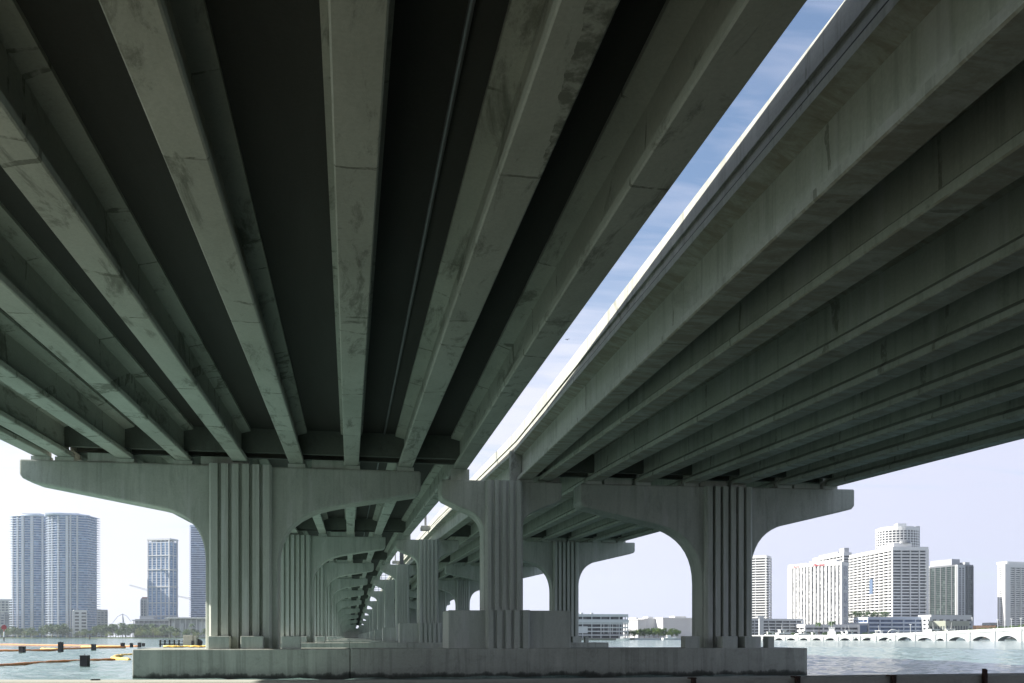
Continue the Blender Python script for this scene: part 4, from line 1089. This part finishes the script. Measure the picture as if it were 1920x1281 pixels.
# ================================================================== WORLD, SUN, CAMERA
SUN_EL, SUN_AZ = 34.5, 80.0        # azimuth: degrees to the left (west) of the bridge axis +Y
w = bpy.data.worlds.new('World'); SC.world = w; w.use_nodes = True
t = w.node_tree; N = t.nodes
bg = N['Background']
sky = N.new('ShaderNodeTexSky'); sky.sky_type = 'NISHITA'; sky.sun_disc = False
sky.sun_elevation = R(SUN_EL); sky.sun_rotation = R(-SUN_AZ); sky.air_density = 1.0; sky.dust_density = 1.2; sky.ozone_density = 1.6
def WN(typ, **kw):
    n = N.new(typ)
    for k, v in kw.items(): setattr(n, k, v)
    return n
def wm(op, a, b=0.0, c=None):
    n = WN('ShaderNodeMath', operation=op)
    for i, v in enumerate((a, b)):
        if isinstance(v, (int, float)): n.inputs[i].default_value = v
        else: t.links.new(v, n.inputs[i])
    return n.outputs[0]
tc = WN('ShaderNodeTexCoord'); sp = WN('ShaderNodeSeparateXYZ'); t.links.new(tc.outputs['Generated'], sp.inputs[0])
den = wm('ADD', wm('MAXIMUM', sp.outputs[2], 0.0), .10)
cx, cy = wm('DIVIDE', sp.outputs[0], den), wm('DIVIDE', sp.outputs[1], den)
cb = WN('ShaderNodeCombineXYZ'); t.links.new(cx, cb.inputs[0]); t.links.new(cy, cb.inputs[1])
def wnoise(scale, sx, sy, loc, detail, rough, dist=0.0):
    m = WN('ShaderNodeMapping'); m.inputs['Scale'].default_value = (sx, sy, 1); m.inputs['Location'].default_value = loc; m.inputs['Rotation'].default_value = (0, 0, R(8))
    t.links.new(cb.outputs[0], m.inputs[0])
    n = WN('ShaderNodeTexNoise'); n.inputs['Scale'].default_value = scale; n.inputs['Detail'].default_value = detail; n.inputs['Roughness'].default_value = rough; n.inputs['Distortion'].default_value = dist
    t.links.new(m.outputs[0], n.inputs['Vector']); return n.outputs['Fac']
big = wnoise(.55, .7, 1.0, (2.0, 1.2, 0), 5, .55, .4)
rip = wnoise(2.4, .8, 3.2, (0, .3, 0), 4, .6, .5)
cl = wm('ADD', wm('MULTIPLY', big, .62), wm('MULTIPLY', rip, .38))
# thin veil: more of it toward the horizon
veil = WN('ShaderNodeMapRange'); t.links.new(sp.outputs[2], veil.inputs[0])
veil.inputs[1].default_value = 0.0; veil.inputs[2].default_value = .42; veil.inputs[3].default_value = .30; veil.inputs[4].default_value = .01
fac = WN('ShaderNodeMapRange'); fac.clamp = True
t.links.new(wm('ADD', cl, veil.outputs[0]), fac.inputs[0])
fac.inputs[1].default_value = .40; fac.inputs[2].default_value = .68; fac.inputs[3].default_value = .0; fac.inputs[4].default_value = 1
mixc = WN('ShaderNodeMix', data_type='RGBA'); t.links.new(fac.outputs[0], mixc.inputs[0]); t.links.new(sky.outputs[0], mixc.inputs[6])
lf = WN('ShaderNodeMapRange'); lf.clamp = True
t.links.new(wm('ADD', wm('MULTIPLY', sp.outputs[0], -.9), wm('MULTIPLY', sp.outputs[1], .1)), lf.inputs[0]); lf.inputs[1].default_value = -.45; lf.inputs[2].default_value = .35
cm = WN('ShaderNodeMix', data_type='RGBA'); t.links.new(lf.outputs[0], cm.inputs[0]); cm.inputs[6].default_value = (4.0, 4.15, 5.15, 1); cm.inputs[7].default_value = (5.0, 5.1, 5.7, 1)
t.links.new(cm.outputs[2], mixc.inputs[7])
t.links.new(mixc.outputs[2], bg.inputs[0]); bg.inputs[1].default_value = .085
sl = bpy.data.lights.new('sun', 'SUN'); sl.energy = 5.0; sl.angle = R(.53); sl.color = (1.0, .95, .87)
so = bpy.data.objects.new('sun', sl); COL.objects.link(so)
el, az = R(SUN_EL), R(SUN_AZ)
sd = Vector((-math.sin(az) * math.cos(el), math.cos(az) * math.cos(el), math.sin(el)))
so.rotation_euler = sd.to_track_quat('Z', 'Y').to_euler(); so.location = sd * 200

cam = bpy.data.cameras.new('camera'); co = bpy.data.objects.new('camera', cam); COL.objects.link(co)
cam.sensor_width = 36; cam.lens = 36 * F / 1920; cam.shift_y = (HY - 640.5) / 1920; cam.shift_x = 0.0
cam.clip_start = .1; cam.clip_end = 30000
co.location = (0, 0, EYE); co.rotation_euler = (R(90), 0, -TH)
SC.camera = co
SC.view_settings.view_transform = 'Standard'; SC.view_settings.look = 'None'; SC.view_settings.gamma = 1; SC.view_settings.exposure = 1.2
cy_ = SC.cycles
cy_.max_bounces = 10; cy_.diffuse_bounces = 4; cy_.glossy_bounces = 3; cy_.caustics_reflective = False; cy_.caustics_refractive = False
cy_.use_denoising = True; cy_.sample_clamp_indirect = 6
